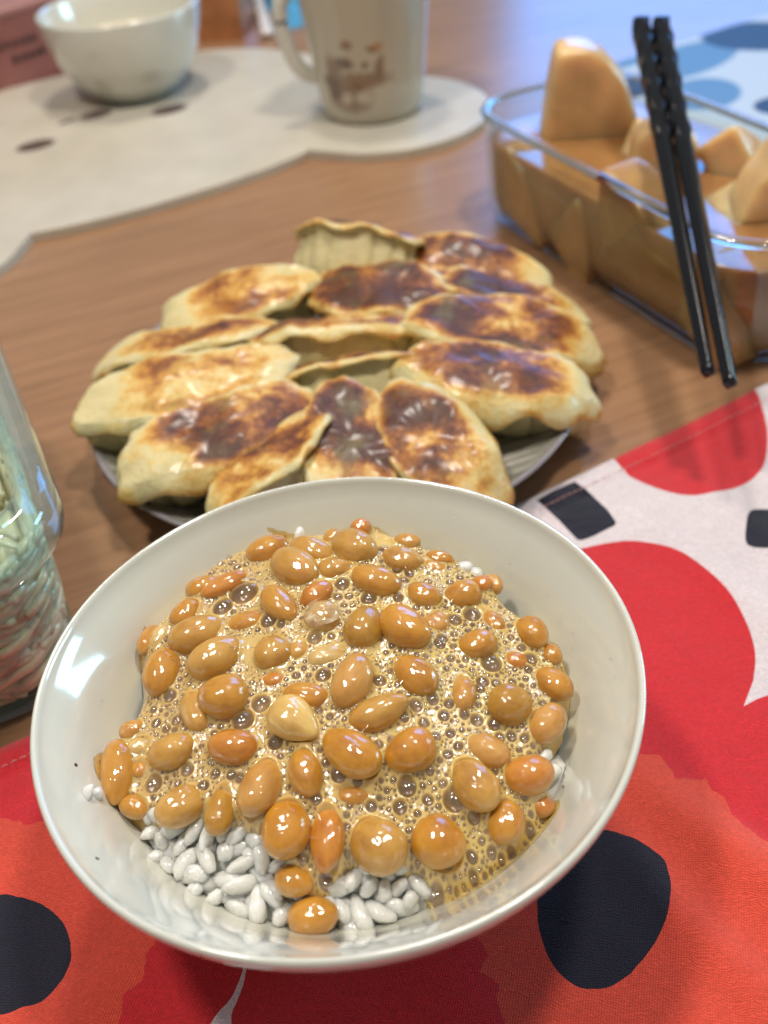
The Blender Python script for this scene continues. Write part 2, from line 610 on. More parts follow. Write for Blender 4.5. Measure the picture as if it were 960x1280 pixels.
def mat_rice():
    m, nt, b = new_mat("steamed_rice")
    v = obj_cm(nt)
    oi = N(nt, 'ShaderNodeObjectInfo')
    add = N(nt, 'ShaderNodeVectorMath', operation='ADD')
    cmb = N(nt, 'ShaderNodeCombineXYZ')
    nt.links.new(mth(nt, 'MULTIPLY', oi.outputs['Random'], 40.0), cmb.inputs[0])
    nt.links.new(v, add.inputs[0])
    nt.links.new(cmb.outputs[0], add.inputs[1])
    n = noise_n(nt, add.outputs[0], 2.4, 4, 0.55)
    nt.links.new(ramp(nt, n, [(0.3, (0.62, 0.62, 0.57)), (0.55, (0.74, 0.74, 0.70)), (0.75, (0.84, 0.84, 0.81))]), b.inputs['Base Color'])
    b.inputs['Subsurface Weight'].default_value = 0.6
    b.inputs['Subsurface Radius'].default_value = (0.004, 0.0037, 0.0031)
    b.inputs['Subsurface Scale'].default_value = 1.0
    b.inputs['Transmission Weight'].default_value = 0.06
    b.inputs['IOR'].default_value = 1.35
    b.inputs['Roughness'].default_value = 0.38
    b.inputs['Coat Weight'].default_value = 0.9
    b.inputs['Coat Roughness'].default_value = 0.10
    bump(nt, b, noise_n(nt, add.outputs[0], 7.0, 3), 0.35, 0.0012)
    return m

M = {
    'wood': mat_wood(),
    'cloth_white': mat_cloth("printed_cotton_white", (0.88, 0.78, 0.81)),
    'cloth_red': mat_cloth("printed_cotton_red", (0.73, 0.032, 0.042)),
    'cloth_coral': mat_cloth("printed_cotton_coral", (0.84, 0.095, 0.055)),
    'cloth_navy': mat_cloth("printed_cotton_navy", (0.020, 0.019, 0.034)),
    'thread': simple("hem_thread", (0.62, 0.30, 0.28), 0.7),
    'glaze': mat_glaze("celadon_white_glaze", (0.61, 0.615, 0.545)),
    'white_glaze': mat_glaze("plain_white_glaze", (0.60, 0.59, 0.52), specks=False, rough=0.12),
    'foam': mat_foam(), 'bubble': mat_bubble(),
    'rice': mat_rice(),
    'gyoza': mat_gyoza(),
    'glass': mat_thin_glass("clear_glass_wall", gloss=1.0),
    'glass_rim': mat_solid_glass("clear_glass_rim"),
    'teal_glass': mat_thin_glass("green_tinged_glass_wall", (0.90, 0.97, 0.95), 0.6),
    'teal_rim': mat_solid_glass("green_tinged_glass_rim", (0.80, 0.97, 0.93)),
    'teal_lid': mat_lid("green_tinged_glass_lid"),
    'broth': simple("soy_broth", (0.36, 0.18, 0.065), 0.08, 0.25, 0.35, sss=0.6, sss_r=(0.014, 0.006, 0.0015), coat=0.3),
    'daikon': simple("simmered_daikon", (0.63, 0.43, 0.215), 0.32, 0.20, 0.5, 0.12, 5, sss=0.9, sss_r=(0.022, 0.013, 0.006), coat=0.3),
    'daikon_soaked': simple("broth_soaked_daikon", (0.47, 0.275, 0.11), 0.3, 0.22, 0.4, 0.1, 5, sss=0.7, sss_r=(0.014, 0.007, 0.002)),
    'lacquer': simple("black_lacquer", (0.008, 0.009, 0.012), 0.16, 0.2, 6, 0.06, 10, spec=0.3),
    'sprout': simple("pickled_enoki", (0.66, 0.60, 0.40), 0.3, 0.16, 1.6, 0.1, 8, sss=0.3, sss_r=(0.005, 0.003, 0.0015), coat=0.4),
    'soup': simple("pale_soup", (0.62, 0.55, 0.40), 0.1, 0.08, 1.0),
    'crumb': simple("brown_food_bit", (0.16, 0.09, 0.04), 0.4),
    'carton': simple("maroon_carton", (0.27, 0.105, 0.09), 0.35, 0.12, 0.6),
    'box_wood': simple("orange_brown_wood", (0.34, 0.135, 0.05), 0.35, 0.25, 0.8),
    'carton_edge': simple("maroon_carton_edge", (0.36, 0.17, 0.15), 0.4),
    'print_dark': simple("dark_carton_print", (0.045, 0.018, 0.018), 0.5),
    'plastic': simple("white_plastic", (0.72, 0.68, 0.66), 0.2, 0.04),
    'blue_paper': simple("blue_wrapper", (0.07, 0.30, 0.50), 0.4, 0.2, 0.8, 0.3, 1.0),
    'water': mat_solid_glass("water_drop", (1, 1, 1), 0.0),
}
M['bean'] = {t: mat_bean(t) for t in BEAN_TONES}

# measured places (centimetres): beans (x, y, z, yaw, length, width, tone, label)
BEANS = [
    (-5.09, 19.67, 5.47, 21, 0.97, 0.65, 'amber', 'small amber bean tucked behind the long orange bean on the upper left'),
    (-4.44, 19.43, 5.71, 28, 1.33, 0.60, 'orange', 'long thin orange bean at the upper left edge, above the large grey bubble'),
    (-5.48, 18.71, 5.53, 54, 0.92, 0.63, 'amber', 'short upright amber bean on the left edge, just above a big tan one'),
    (-6.47, 18.19, 5.22, 71, 0.95, 0.55, 'amber', 'small amber bean furthest left below the rim shadow, at the upper left flank'),
    (-6.17, 18.10, 5.33, 71, 0.81, 0.42, 'pale', 'narrow foam-coated bean squeezed against the small amber one on the left flank'),
    (-5.11, 17.71, 5.72, 17, 1.38, 0.86, 'tan', 'large smooth tan bean on the upper left, lying over a second large bean'),
    (-4.55, 16.79, 5.79, 33, 1.39, 0.91, 'tan', 'large tan bean directly below another large one in the upper left'),
    (-5.96, 16.80, 5.47, 84, 1.33, 0.80, 'amber', 'upright golden bean on the left edge, above a patch of fine foam'),
    (-3.79, 17.96, 5.67, 13, 1.03, 0.62, 'amber', 'yellow bean half sunk in foam below the large grey bubble'),
    (-3.32, 20.67, 5.70, 21, 1.20, 0.76, 'amber', 'golden bean at the far left of the back row, beside a rice grain'),
    (-2.54, 19.53, 6.02, -49, 1.58, 0.90, 'tan', 'large pale tan bean leaning down right in the back row'),
    (-2.10, 20.21, 5.88, -35, 1.30, 0.74, 'tan', 'tan bean behind the large leaning one, in front of a rice grain'),
    (-0.90, 20.13, 5.99, -46, 1.38, 0.91, 'tan', 'large shiny tan bean heaped highest at the back of the bowl'),
    (-0.70, 21.03, 5.81, -9, 0.59, 0.54, 'orange', 'tiny round orange bean topping the heap at the far back'),
    (-1.46, 20.76, 5.74, 66, 0.61, 0.58, 'tan', 'sliver of a tan bean peeking out behind the highest large bean'),
    (-1.43, 19.29, 6.00, -2, 0.94, 0.57, 'tan', 'small plain oval bean lying level below the highest large bean'),
    (-0.40, 18.63, 6.07, -29, 1.33, 0.75, 'amber', 'long wrinkled amber bean above a pair of side-by-side beans'),
    (0.35, 19.49, 5.90, -23, 1.09, 0.69, 'tan', 'tan bean with bright highlights on the right of the highest bean'),
    (0.53, 20.41, 5.67, -23, 0.77, 0.44, 'tan', 'small bean on the back skyline to the right of the highest bean'),
    (-2.93, 18.19, 6.04, -61, 1.38, 0.70, 'amber', 'steep amber bean with an orange lower tip, right of the large grey bubble'),
    (-1.94, 18.37, 6.03, 45, 0.96, 0.62, 'orange', 'orange bean touching the split bean with the torn husk'),
    (-1.83, 17.54, 6.03, 19, 0.93, 0.81, 'husk', 'split bean with torn whitish husk in the upper middle'),
    (-0.80, 17.04, 6.08, 71, 1.21, 0.83, 'olive', 'upright olive-amber bean, the left one of a side-by-side pair'),
    (0.21, 16.89, 6.08, -50, 1.40, 0.91, 'gold', 'glossy deep golden bean, the right one of a side-by-side pair'),
    (-3.10, 16.68, 5.86, 83, 0.98, 0.83, 'tan', 'stubby pinkish tan bean sunk in foam left of centre'),
    (-2.47, 16.66, 5.79, 82, 0.58, 0.51, 'tan', 'small tan lump almost sunk beside the stubby pinkish bean'),
    (-1.75, 16.40, 5.79, 12, 0.98, 0.55, 'pale', 'foam-coated bean lying mostly under bubbles near the centre'),
    (-1.17, 15.47, 5.99, 67, 1.45, 0.80, 'peach', 'tall peach-tan bean standing steep at the centre'),
    (0.34, 15.53, 5.82, -49, 1.21, 0.76, 'amber', 'amber bean leaning down right, just right of the centre'),
    (1.35, 19.58, 5.67, -23, 0.79, 0.43, 'amber', 'low bean on the back right skyline, left of a rice grain'),
    (1.12, 19.32, 5.59, -16, 0.82, 0.39, 'amber', 'thin bean sunk in foam below the back right skyline'),
    (1.79, 18.12, 5.72, 5, 0.96, 0.70, 'amber', 'plump amber bean with two bright glints on the upper right'),
    (2.35, 18.56, 5.59, -36, 0.56, 0.42, 'orange', 'small orange bean at the upper right edge'),
    (2.66, 18.63, 5.47, -76, 0.58, 0.47, 'peach', 'small peach bean at the upper right edge, outermost of two'),
    (0.80, 18.10, 5.87, -41, 0.95, 0.66, 'amber', 'amber bean right of the long wrinkled one near the back'),
    (1.00, 17.25, 5.65, 30, 0.75, 0.61, 'peach', 'pinkish bean sunk in foam right of the glossy golden bean'),
    (1.95, 16.49, 5.60, 18, 0.97, 0.71, 'amber', 'amber bean amid large bubbles on the right, above a dark double bubble'),
    (3.37, 16.92, 5.32, -73, 1.02, 0.73, 'amber', 'smooth amber bean at the right edge, left of the bubble on the wall'),
    (3.77, 16.34, 5.10, -77, 0.61, 0.40, 'amber', 'narrow bean at the right edge, under the bubble on the wall'),
    (2.42, 17.37, 5.36, -62, 0.88, 0.53, 'amber', 'bean hidden under a film of foam at the right'),
    (2.84, 16.10, 5.24, -8, 0.55, 0.47, 'orange', 'small orange bean among white highlights on the right'),
    (3.65, 15.43, 5.09, -46, 0.99, 0.66, 'amber', 'amber bean jutting out at the far right of the heap'),
    (-6.64, 15.42, 5.05, 18, 0.61, 0.43, 'peach', 'small peach bean at the left edge above a tall golden one'),
    (-6.89, 14.37, 4.90, 95, 1.60, 0.72, 'amber', 'tall golden bean standing at the far left against the bowl wall'),
    (-6.35, 14.36, 4.84, -7, 0.50, 0.42, 'amber', 'amber lump behind the tall golden bean at the far left'),
    (-5.53, 14.48, 5.28, 11, 1.11, 0.75, 'tan', 'brownish tan bean right of the tall golden one at the far left'),
    (-6.39, 14.93, 4.97, 5, 0.65, 0.46, 'pale', 'foam-coated bean between the tall golden bean and the brownish one'),
    (-6.45, 13.53, 4.66, -27, 0.78, 0.48, 'amber', 'lowest bean at the left edge, above the bare bowl wall'),
    (-5.01, 15.43, 5.48, -71, 1.18, 0.61, 'tan', 'tan bean squeezed upright against a plump amber one on the left'),
    (-4.29, 15.56, 5.77, 5, 1.18, 0.96, 'amber', 'plump amber bean with a foamy back edge left of centre'),
    (-4.03, 14.22, 5.56, -11, 1.12, 0.74, 'orange', 'level orange-amber bean below two big bubbles left of centre'),
    (-5.29, 13.13, 5.03, 36, 1.10, 0.79, 'tan', 'large tan bean hanging over the rice on the lower left'),
    (-4.34, 12.92, 5.02, 79, 1.16, 0.57, 'olive', 'foam-filmed olive bean hanging upright over the rice'),
    (-3.41, 13.19, 5.35, 68, 1.41, 0.79, 'peach', 'long peach-tan bean leaning steeply in the lower left'),
    (-2.55, 14.56, 5.85, -49, 1.32, 0.89, 'cream', 'pale cream pointed bean, the lightest one, left of centre'),
    (-2.31, 15.29, 5.75, -20, 1.12, 0.64, 'amber', 'amber bean under foam just behind the pale cream bean'),
    (-0.60, 14.60, 5.79, 17, 1.41, 0.70, 'tan', 'long tan bean rising to the right at the centre'),
    (-1.31, 13.65, 5.68, -45, 1.52, 0.86, 'gold', 'large orange-gold bean leaning down right, below the centre'),
    (-2.36, 13.34, 5.50, -82, 1.13, 0.68, 'amber', 'upright amber bean below the pale cream bean'),
    (0.02, 13.63, 5.53, 28, 1.18, 0.87, 'gold', 'plump golden bean right of the large leaning orange-gold one'),
    (-1.38, 12.88, 5.09, -7, 0.90, 0.46, 'amber', 'amber bean submerged in yellow foam above the front row'),
    (-3.08, 15.92, 5.67, 5, 0.58, 0.43, 'orange', 'small orange bean sunk in foam left of the centre'),
    (2.46, 14.72, 5.39, -8, 1.01, 0.87, 'olive', 'round olive-gold bean with one large white glint on the right'),
    (3.28, 14.34, 5.02, 46, 1.09, 0.75, 'peach', 'wrinkled peach bean at the right edge above bare rice'),
    (1.79, 13.60, 5.21, -37, 1.03, 0.66, 'peach', 'peach-tan bean lying above a longer one in the lower right'),
    (2.62, 13.05, 4.95, 5, 1.12, 0.83, 'orange', 'creased orange bean at the lower right edge'),
    (1.37, 12.83, 5.13, -62, 1.33, 0.82, 'tan', 'long tan bean leaning steeply beside the biggest dark bubble'),
    (1.93, 12.10, 4.65, 72, 0.97, 0.74, 'amber', 'round-ended amber bean at the lower right, below the creased orange one'),
    (1.41, 15.13, 5.47, 81, 0.98, 0.53, 'peach', 'upright tan bean half sunk among bubbles right of centre'),
    (2.82, 12.56, 4.42, -7, 0.50, 0.43, 'orange', 'small orange bean sunk at the lower right edge of the foam'),
    (0.43, 11.74, 4.78, -44, 1.16, 0.97, 'gold', 'big round golden bean at the front right'),
    (-2.87, 12.23, 5.07, 81, 1.31, 0.94, 'gold', 'big glossy bean in the front row, nearest to the rice on its left'),
    (-1.98, 11.97, 4.95, 84, 1.42, 0.66, 'orange', 'slim upright orange-tan bean in the middle of the front row'),
    (-0.87, 11.75, 4.86, -48, 1.32, 1.00, 'tan', 'big tan bean with white streak glints in the front row'),
    (-2.77, 11.40, 4.41, -22, 0.85, 0.62, 'amber', 'filmed amber bean below the front row, above the lowest bean'),
    (-2.43, 10.74, 4.04, -1, 1.03, 0.72, 'amber', 'lowest bean of all, resting at the front rim between two patches of rice'),
]
FOAM_EDGE = [(-7.17, 15.27), (-6.61, 16.43), (-6.77, 18.34), (-6.07, 19.54), (-5.31, 20.65), (-3.98, 21.58), (-3.15, 21.62), (-1.18, 21.45), (-0.26, 21.55), (0.8, 20.61), (1.64, 20.12), (2.57, 19.21), (2.94, 18.29), (3.51, 17.57), (4.0, 16.88), (4.1, 15.67), (3.63, 14.33), (3.09, 13.52), (3.12, 12.9), (3.19, 12.49), (2.47, 11.78), (1.3, 11.08), (0.12, 10.68), (-0.09, 11.06), (-0.48, 11.35), (-1.51, 11.45), (-1.81, 11.04), (-2.26, 10.89), (-2.84, 11.18), (-3.07, 11.59), (-3.39, 12.09), (-4.1, 12.48), (-4.83, 12.8), (-5.79, 12.89), (-6.8, 13.55), (-7.39, 14.52)]
BUBBLES = [(-3.92, 18.97, 0.445), (-4.47, 18.61, 0.315), (-3.2, 17.75, 0.265), (-1.29, 18.71, 0.23), (-0.63, 18.11, 0.247), (-2.04, 16.93, 0.219), (-1.87, 15.8, 0.231), (-3.38, 15.28, 0.266), (-3.82, 14.93, 0.302), (-3.04, 14.21, 0.221), (-5.96, 13.87, 0.241), (-5.14, 13.99, 0.185), (1.48, 17.3, 0.222), (1.95, 17.48, 0.265), (1.02, 16.5, 0.177), (2.21, 15.95, 0.293), (0.88, 12.61, 0.302), (1.26, 12.23, 0.176), (-0.14, 12.91, 0.249), (-1.61, 13.28, 0.233), (-2.15, 12.77, 0.16), (-0.53, 15.49, 0.191), (1.92, 15.43, 0.192), (1.63, 14.4, 0.186), (2.03, 14.3, 0.186), (3.89, 16.87, 0.223), (3.21, 16.14, 0.198), (0.67, 14.91, 0.169), (-1.54, 15.08, 0.17), (-0.05, 14.47, 0.149), (-0.69, 13.87, 0.146), (-0.38, 13.95, 0.128), (0.86, 13.57, 0.145), (1.12, 13.75, 0.146), (-0.01, 15.86, 0.154), (-3.38, 12.36, 0.159), (-2.53, 11.69, 0.156), (-2.08, 11.28, 0.19), (-1.6, 11.43, 0.155), (-5.7, 16.08, 0.197), (-6.01, 15.43, 0.155), (-5.47, 15.34, 0.173), (-4.74, 13.52, 0.164), (-4.46, 13.74, 0.146), (-4.08, 13.62, 0.146), (-3.89, 13.53, 0.145), (1.1, 16.67, 0.178), (-0.12, 20.06, 0.197), (0.33, 18.72, 0.168), (0.19, 19.15, 0.17), (0.95, 18.7, 0.147), (0.13, 18.05, 0.165), (2.47, 12.08, 0.16), (2.0, 11.66, 0.14), (1.11, 11.52, 0.157), (0.57, 11.41, 0.139), (0.25, 10.98, 0.206), (0.29, 12.64, 0.16), (-0.34, 12.51, 0.194), (-0.96, 12.56, 0.159), (-1.21, 13.07, 0.143), (1.72, 12.54, 0.142), (2.44, 12.63, 0.125), (2.77, 12.89, 0.108), (0.88, 14.52, 0.168), (0.4, 14.35, 0.167), (0.26, 14.76, 0.187), (0.64, 13.99, 0.147), (0.98, 14.08, 0.147), (1.83, 15.23, 0.153), (1.37, 14.53, 0.15)]
GRAINS = [(-6.1, 12.98, 4.36, 17, 0.49), (-5.81, 12.74, 4.35, -60, 0.45), (-5.93, 12.46, 4.2, 16, 0.53), (-5.33, 12.57, 4.4, 59, 0.69), (-5.22, 12.19, 4.25, 59, 0.8), (-4.75, 12.23, 4.37, -69, 1.0), (-4.28, 12.31, 4.49, 63, 0.68), (-3.96, 11.94, 4.35, 16, 0.91), (-3.98, 11.59, 4.14, 18, 0.83), (-5.04, 11.67, 4.0, 75, 0.56), (-5.07, 11.95, 4.15, -17, 0.72), (-3.63, 11.22, 3.96, 87, 1.02), (-3.32, 11.41, 4.12, -54, 0.82), (-4.08, 11.17, 3.86, -30, 0.75), (-4.56, 11.44, 3.96, 39, 0.55), (-5.65, 12.24, 4.17, -43, 0.44), (-5.46, 11.86, 4.02, 28, 0.44), (-1.45, 10.82, 3.81, -65, 0.97), (-1.18, 11.25, 4.11, 37, 0.62), (-0.82, 11.19, 4.06, 76, 0.66), (-0.53, 11.2, 4.06, 36, 0.47), (-0.68, 10.88, 3.84, -17, 0.74), (-0.31, 10.97, 3.88, 56, 0.58), (-1.68, 10.65, 3.68, -50, 0.58), (-3.3, 11.32, 4.06, -58, 0.78), (-4.35, 12.62, 4.61, 74, 0.52), (-3.63, 12.4, 4.62, -37, 0.56)]

BOWL = (-1.5, 15.55)
CLOTH_TOP = 0.12

def mound(x, y):
    """top of the heaped natto (world cm)"""
    dx, dy = x - BOWL[0], y - BOWL[1]
    z = 5.95 - 0.03 * dx * dx - 0.03 * (dy - 2.2) ** 2
    return z - np.where(dy < -2, 0.06 * (dy + 2) ** 2, 0.0)

BOWL_IN = [(0.0, 1.15), (1.0, 1.18), (1.9, 1.35), (2.7, 1.68), (3.45, 2.15), (4.1, 2.7), (4.65, 3.25), (5.15, 3.8), (5.6, 4.4), (5.94, 5.0), (6.30, 5.52), (6.66, 5.98), (6.84, 6.2), (6.90, 6.34)]
def bowl_inner(z):
    return float(np.interp(z, [p[1] for p in BOWL_IN], [p[0] for p in BOWL_IN]))

# ------------------------------------------------------------------ the table
def build_table():
    x0, x1, y0, y1 = -95, 95, -25, 165
    prof = [(x0, y0), (x1, y0), (x1, y1), (x0, y1)]
    rings = [[(x, y, -4) for x, y in prof], [(x, y, -0.3) for x, y in prof], [(x * 0.997, y * 0.997, 0) for x, y in prof]]
    v, f = loft(rings, True, True)
    t = obj("table_top", v, f, M['wood'], smooth=False)
    tag(t, "brown wooden table top under all the dishes", None, None, 'structure')
build_table()

# ------------------------------------------------------------------ printed placemat
def point_list(pts, sub=5, closed=True, jag=0.0):
    out = [tuple(p) for p in smooth_path(pts, sub, closed)]
    if jag:
        out = [(x + jag * noise.noise((x * 2.1, y * 2.1, 3.0)) + 0.5 * jag * noise.noise((x * 5, y * 5, 9.0)),
                y + jag * noise.noise((x * 2.1, y * 2.1, 7.0)) + 0.5 * jag * noise.noise((x * 5, y * 5, 1.0))) for x, y in out]
    return out

E1, E2 = np.array((0.891, 0.455)), np.array((-0.455, 0.891))
EDGE0 = np.array((4.71, 27.77))
def cloth_xy(a, b):
    return tuple(EDGE0 + E1 * a + E2 * b)

def build_cloth():
    outline = [cloth_xy(-36, 0), cloth_xy(-36, -31), cloth_xy(24, -31), cloth_xy(24, 0)]
    red_flower = point_list([(6.62, 25.02), (7.63, 25.15), (8.72, 25.02), (9.9, 24.3), (10.76, 22.7), (11.02, 21.14), (10.9, 19.8), (10.48, 18.75)], 5, False) \
        + [(9.9, 17.89)] + point_list([(10.31, 18.06), (10.9, 18.2), (12.5, 18.4), (15, 17.6), (17, 15.2), (17.6, 11), (16, 6), (11, 2.5), (4, 1.5), (-3, 3.2)], 4, False) \
        + point_list([(-10, 1), (-17, 2), (-22, 7), (-23, 13), (-19, 18), (-15.5, 19.5), (-11, 20.6), (-8.5, 20.4), (-5, 21.5), (0, 22.5), (4, 24.2)], 4, False)
    red_top = point_list([(9.05, 29.41), (9.57, 28.25), (10.39, 27.46), (11.35, 27.2), (12.74, 27.43), (13.84, 28.05), (14.62, 29.14), (15.33, 31.1), (15.56, 33.2), (15, 35.5), (12.5, 36.8), (9.8, 35), (8.8, 32)], 4)
    red_far = point_list([(18, 24), (21, 26.5), (25, 26), (26, 22), (23, 18.5), (19.5, 19.5)], 5)
    coral_r = point_list([(5.05, 16.3), (6.36, 16.54), (7.08, 16.26), (7.36, 15.69), (8.0, 15.61), (8.31, 14.86), (8.71, 13.84), (9.2, 13.2), (10.4, 11), (9.6, 8), (6.5, 5.2), (3, 6), (1.5, 8.6),
                          (1.49, 9.62), (1.48, 10.54), (1.12, 10.96), (1.41, 11.32), (1.08, 12.06), (1.3, 13.8), (2.6, 15.4)], 6, True, 0.16)
    coral_l = point_list([(-14.2, 15.6), (-13, 16.4), (-11.75, 16.61), (-11.28, 16.55), (-10.89, 16.3), (-10.32, 16.28), (-8.8, 15.9), (-7.4, 14.9), (-6.87, 13.48), (-6.56, 12.8), (-6.96, 12.32), (-6.98, 11.62),
                          (-7.42, 11.18), (-7.53, 10.54), (-8.5, 9), (-11, 8), (-14, 9), (-15.5, 12)], 6, True, 0.16)
    sliver = point_list([(-4.45, 12.6), (-4.56, 11.9), (-4.70, 11.38), (-4.91, 10.92), (-5.38, 10.32), (-5.9, 8.6), (-5.2, 6), (-4.3, 8.4), (-4.85, 10.28), (-4.72, 10.91), (-4.58, 11.37)], 4)
    navy_sq = [(5.64, 27.83), (6.4, 28.28), (7.21, 28.65), (7.5, 28.15), (7.76, 27.53), (8.0, 26.8), (8.13, 26.1), (8.05, 25.93), (7.7, 25.77), (7.2, 25.55), (6.75, 25.42), (6.62, 25.48), (6.2, 26.6)]
    navy_sq2 = point_list([(12.95, 26.1), (13.57, 26.1), (14.3, 25.8), (14.1, 24.6), (13.48, 23.95), (12.9, 24.1), (12.24, 24.38), (12.5, 25.3)], 3)
    navy_r = point_list([(4.04, 14.09), (4.71, 14.34), (5.25, 14.18), (5.85, 13.8), (6.24, 13.32), (6.2, 12.59), (5.89, 11.84), (5.41, 11.18), (4.82, 10.66), (4.16, 10.31), (3.59, 10.3), (3.09, 10.62), (2.79, 11.27), (2.73, 12.09), (2.93, 12.92), (3.38, 13.54)], 4, True, 0.04)
    navy_l = point_list([(-11.23, 14.25), (-10.56, 14.11), (-9.85, 13.76), (-9.29, 13.2), (-8.97, 12.54), (-8.99, 11.93), (-9.37, 11.39), (-9.96, 11.2), (-10.6, 11.1), (-11.6, 11.2), (-12.5, 11.9), (-12.8, 13), (-12.2, 13.9)], 4, True, 0.04)
    regions = [(red_flower, 1), (red_top, 1), (red_far, 1), (coral_r, 2), (coral_l, 2), (sliver, 0), (navy_sq, 3), (navy_sq2, 3), (navy_r, 3), (navy_l, 3)]
    pts, edges = [], []
    def ring(poly):
        k = len(pts)
        pts.extend(Vector((x, y)) for x, y in poly)
        edges.extend((k + i, k + (i + 1) % len(poly)) for i in range(len(poly)))
    ol = []
    for i in range(4):
        a, b = np.array(outline[i]), np.array(outline[(i + 1) % 4])
        n = int(np.linalg.norm(b - a) / 0.4)
        ol += [tuple(a + (b - a) * k / n) for k in range(n)]
    ring(ol)
    for p, _ in regions:
        ring(p)
    for a in np.arange(-35.7, 24, 0.42):
        for b in np.arange(-30.7, -0.05, 0.42):
            pts.append(Vector(cloth_xy(a + 0.08 * random.random(), b)))
    for b in (-0.12, -0.95, -1.05):
        for a in np.arange(-35.8, 24, 0.3):
            pts.append(Vector(cloth_xy(a, b)))
    vo, _, fo, *_ = delaunay_2d_cdt(pts, edges, [], 0, 1e-5)
    P = np.array([(p.x, p.y) for p in vo])
    F = np.array([list(f) for f in fo])
    cen = P[F].mean(axis=1)
    keep = in_poly(cen[:, 0], cen[:, 1], outline)
    F, cen = F[keep], cen[keep]
    mi = np.zeros(len(F), dtype=np.int32)
    for p, k in regions:
        mi[in_poly(cen[:, 0], cen[:, 1], p)] = k
    # relief: soft folds, a doubled hem along the edge, flat under the bowl
    rel = P - EDGE0
    a, b = rel @ E1, rel @ E2
    d_edge = np.minimum.reduce([-b, b + 31, a + 36, 24 - a])
    z = np.full(len(P), 0.11)
    fold = np.array([noise.noise((x * 0.10, y * 0.10, 2.0)) * 0.5 + noise.noise((x * 0.24 + y * 0.1, y * 0.24 - x * 0.1, 5.0)) * 0.22 for x, y in P])
    fine = np.array([noise.noise((x * 0.62 + y * 0.3, y * 0.5, 11.0)) for x, y in P])
    rb = np.hypot(P[:, 0] - BOWL[0], P[:, 1] - BOWL[1])
    ease = np.clip((rb - 3.6) / 4.0, 0, 1)
    z += ease * (0.58 * fold + 0.05 * fine + 0.08)
    # creases running down to the near right corner
    for (px, py, ang, wd, hh) in ((9.2, 12.0, -52, 0.8, 0.52), (7.6, 9.6, -60, 0.55, 0.26), (11.5, 21.5, -64, 0.5, 0.12), (13.2, 24.5, -66, 0.4, 0.10), (-9.5, 9.5, 50, 0.8, 0.16)):
        q = -(P[:, 0] - px) * math.sin(R(ang)) + (P[:, 1] - py) * math.cos(R(ang))
        s = (P[:, 0] - px) * math.cos(R(ang)) + (P[:, 1] - py) * math.sin(R(ang))
        z += ease * hh * np.exp(-(q / wd) ** 2) * np.exp(-(s / 5.0) ** 2)
    z += np.where(d_edge < 1.0, 0.12, 0.0)
    z = np.where((d_edge > 0.9) & (d_edge < 1.1), z - 0.02, z)
    z = np.where(d_edge < 0.06, 0.012, np.maximum(z, 0.05))
    o = obj("placemat", np.c_[P, z], F, [M['cloth_white'], M['cloth_red'], M['cloth_coral'], M['cloth_navy']], mat_idx=mi)
    tag(o, "cotton placemat printed with big red blossoms and navy spots under the natto bowl", "placemat")
    # stitched hem
    mb = MB()
    for k, a_ in enumerate(np.arange(-20, 20, 0.27)):
        p0, p1 = cloth_xy(a_, -0.86), cloth_xy(a_ + 0.19, -0.86)
        zz = 0.0
        i0 = int(np.argmin((P[:, 0] - p0[0]) ** 2 + (P[:, 1] - p0[1]) ** 2))
        zz = z[i0]
        mb.add(*tube([(*p0, zz - 0.005), ((p0[0] + p1[0]) / 2, (p0[1] + p1[1]) / 2, zz + 0.018), (*p1, zz - 0.005)], 0.018, 5))
    st = mb.build("hem_stitching", M['thread'], o)
    st['kind'] = 'stuff'
build_cloth()

# ------------------------------------------------------------------ natto bowl
def build_bowl():
    outer = [(6.94, 6.42), (6.985, 6.46), (7.03, 6.46), (7.075, 6.42), (7.09, 6.32), (7.05, 6.1), (6.86, 5.6), (6.5, 5.0), (6.1, 4.3), (5.6, 3.6), (5.0, 2.9), (4.3, 2.2), (3.6, 1.55), (3.1, 1.05), (2.95, 0.8), (2.92, 0.3), (2.85, 0.1), (2.7, 0.0), (2.5, 0.0), (2.42, 0.15), (2.35, 0.55), (0, 0.6)]
    v, f = lathe(BOWL_IN + outer, 160)
    # hand-thrown irregularity
    vv = []
    for x, y, z in v:
        a = math.atan2(y, x)
        k = 1 + 0.004 * math.sin(2 * a + 0.7) + 0.003 * math.sin(5 * a)
        vv.append((x * k, y * k, z + 0.02 * math.sin(3 * a) * (z / 6.5)))
    o = obj("rice_bowl", vv, f, M['glaze'], loc=(BOWL[0], BOWL[1], CLOTH_TOP * 0 + 0.03))
    tag(o, "pale green-white glazed rice bowl filled with natto over rice, nearest the camera", "bowl")
build_bowl()

# ------------------------------------------------------------------ rice
def grain_mesh(name, seed):
    bm = bmesh.new()
    bmesh.ops.create_icosphere(bm, subdivisions=2, radius=1.0)
    for w in bm.verts:
        p = w.co.copy()
        taper = 1 - 0.16 * p.x * (1 if seed % 2 else -1) - 0.12 * p.x * p.x
        q = Vector((math.copysign(abs(p.x) ** 0.86, p.x) * 0.5, p.y * 0.265 * taper, p.z * 0.20 * taper))
        q.y += 0.03 * math.sin(p.x * 2 + seed)
        q += 0.060 * noise.noise_vector(p * 1.5 + Vector((seed * 3.1, 0, 0)))
        w.co = q * C
    me = bpy.data.meshes.new(name)
    bm.to_mesh(me)
    bm.free()
    me.materials.append(M['rice'])
    me.polygons.foreach_set('use_smooth', np.ones(len(me.polygons), dtype=bool))
    return me

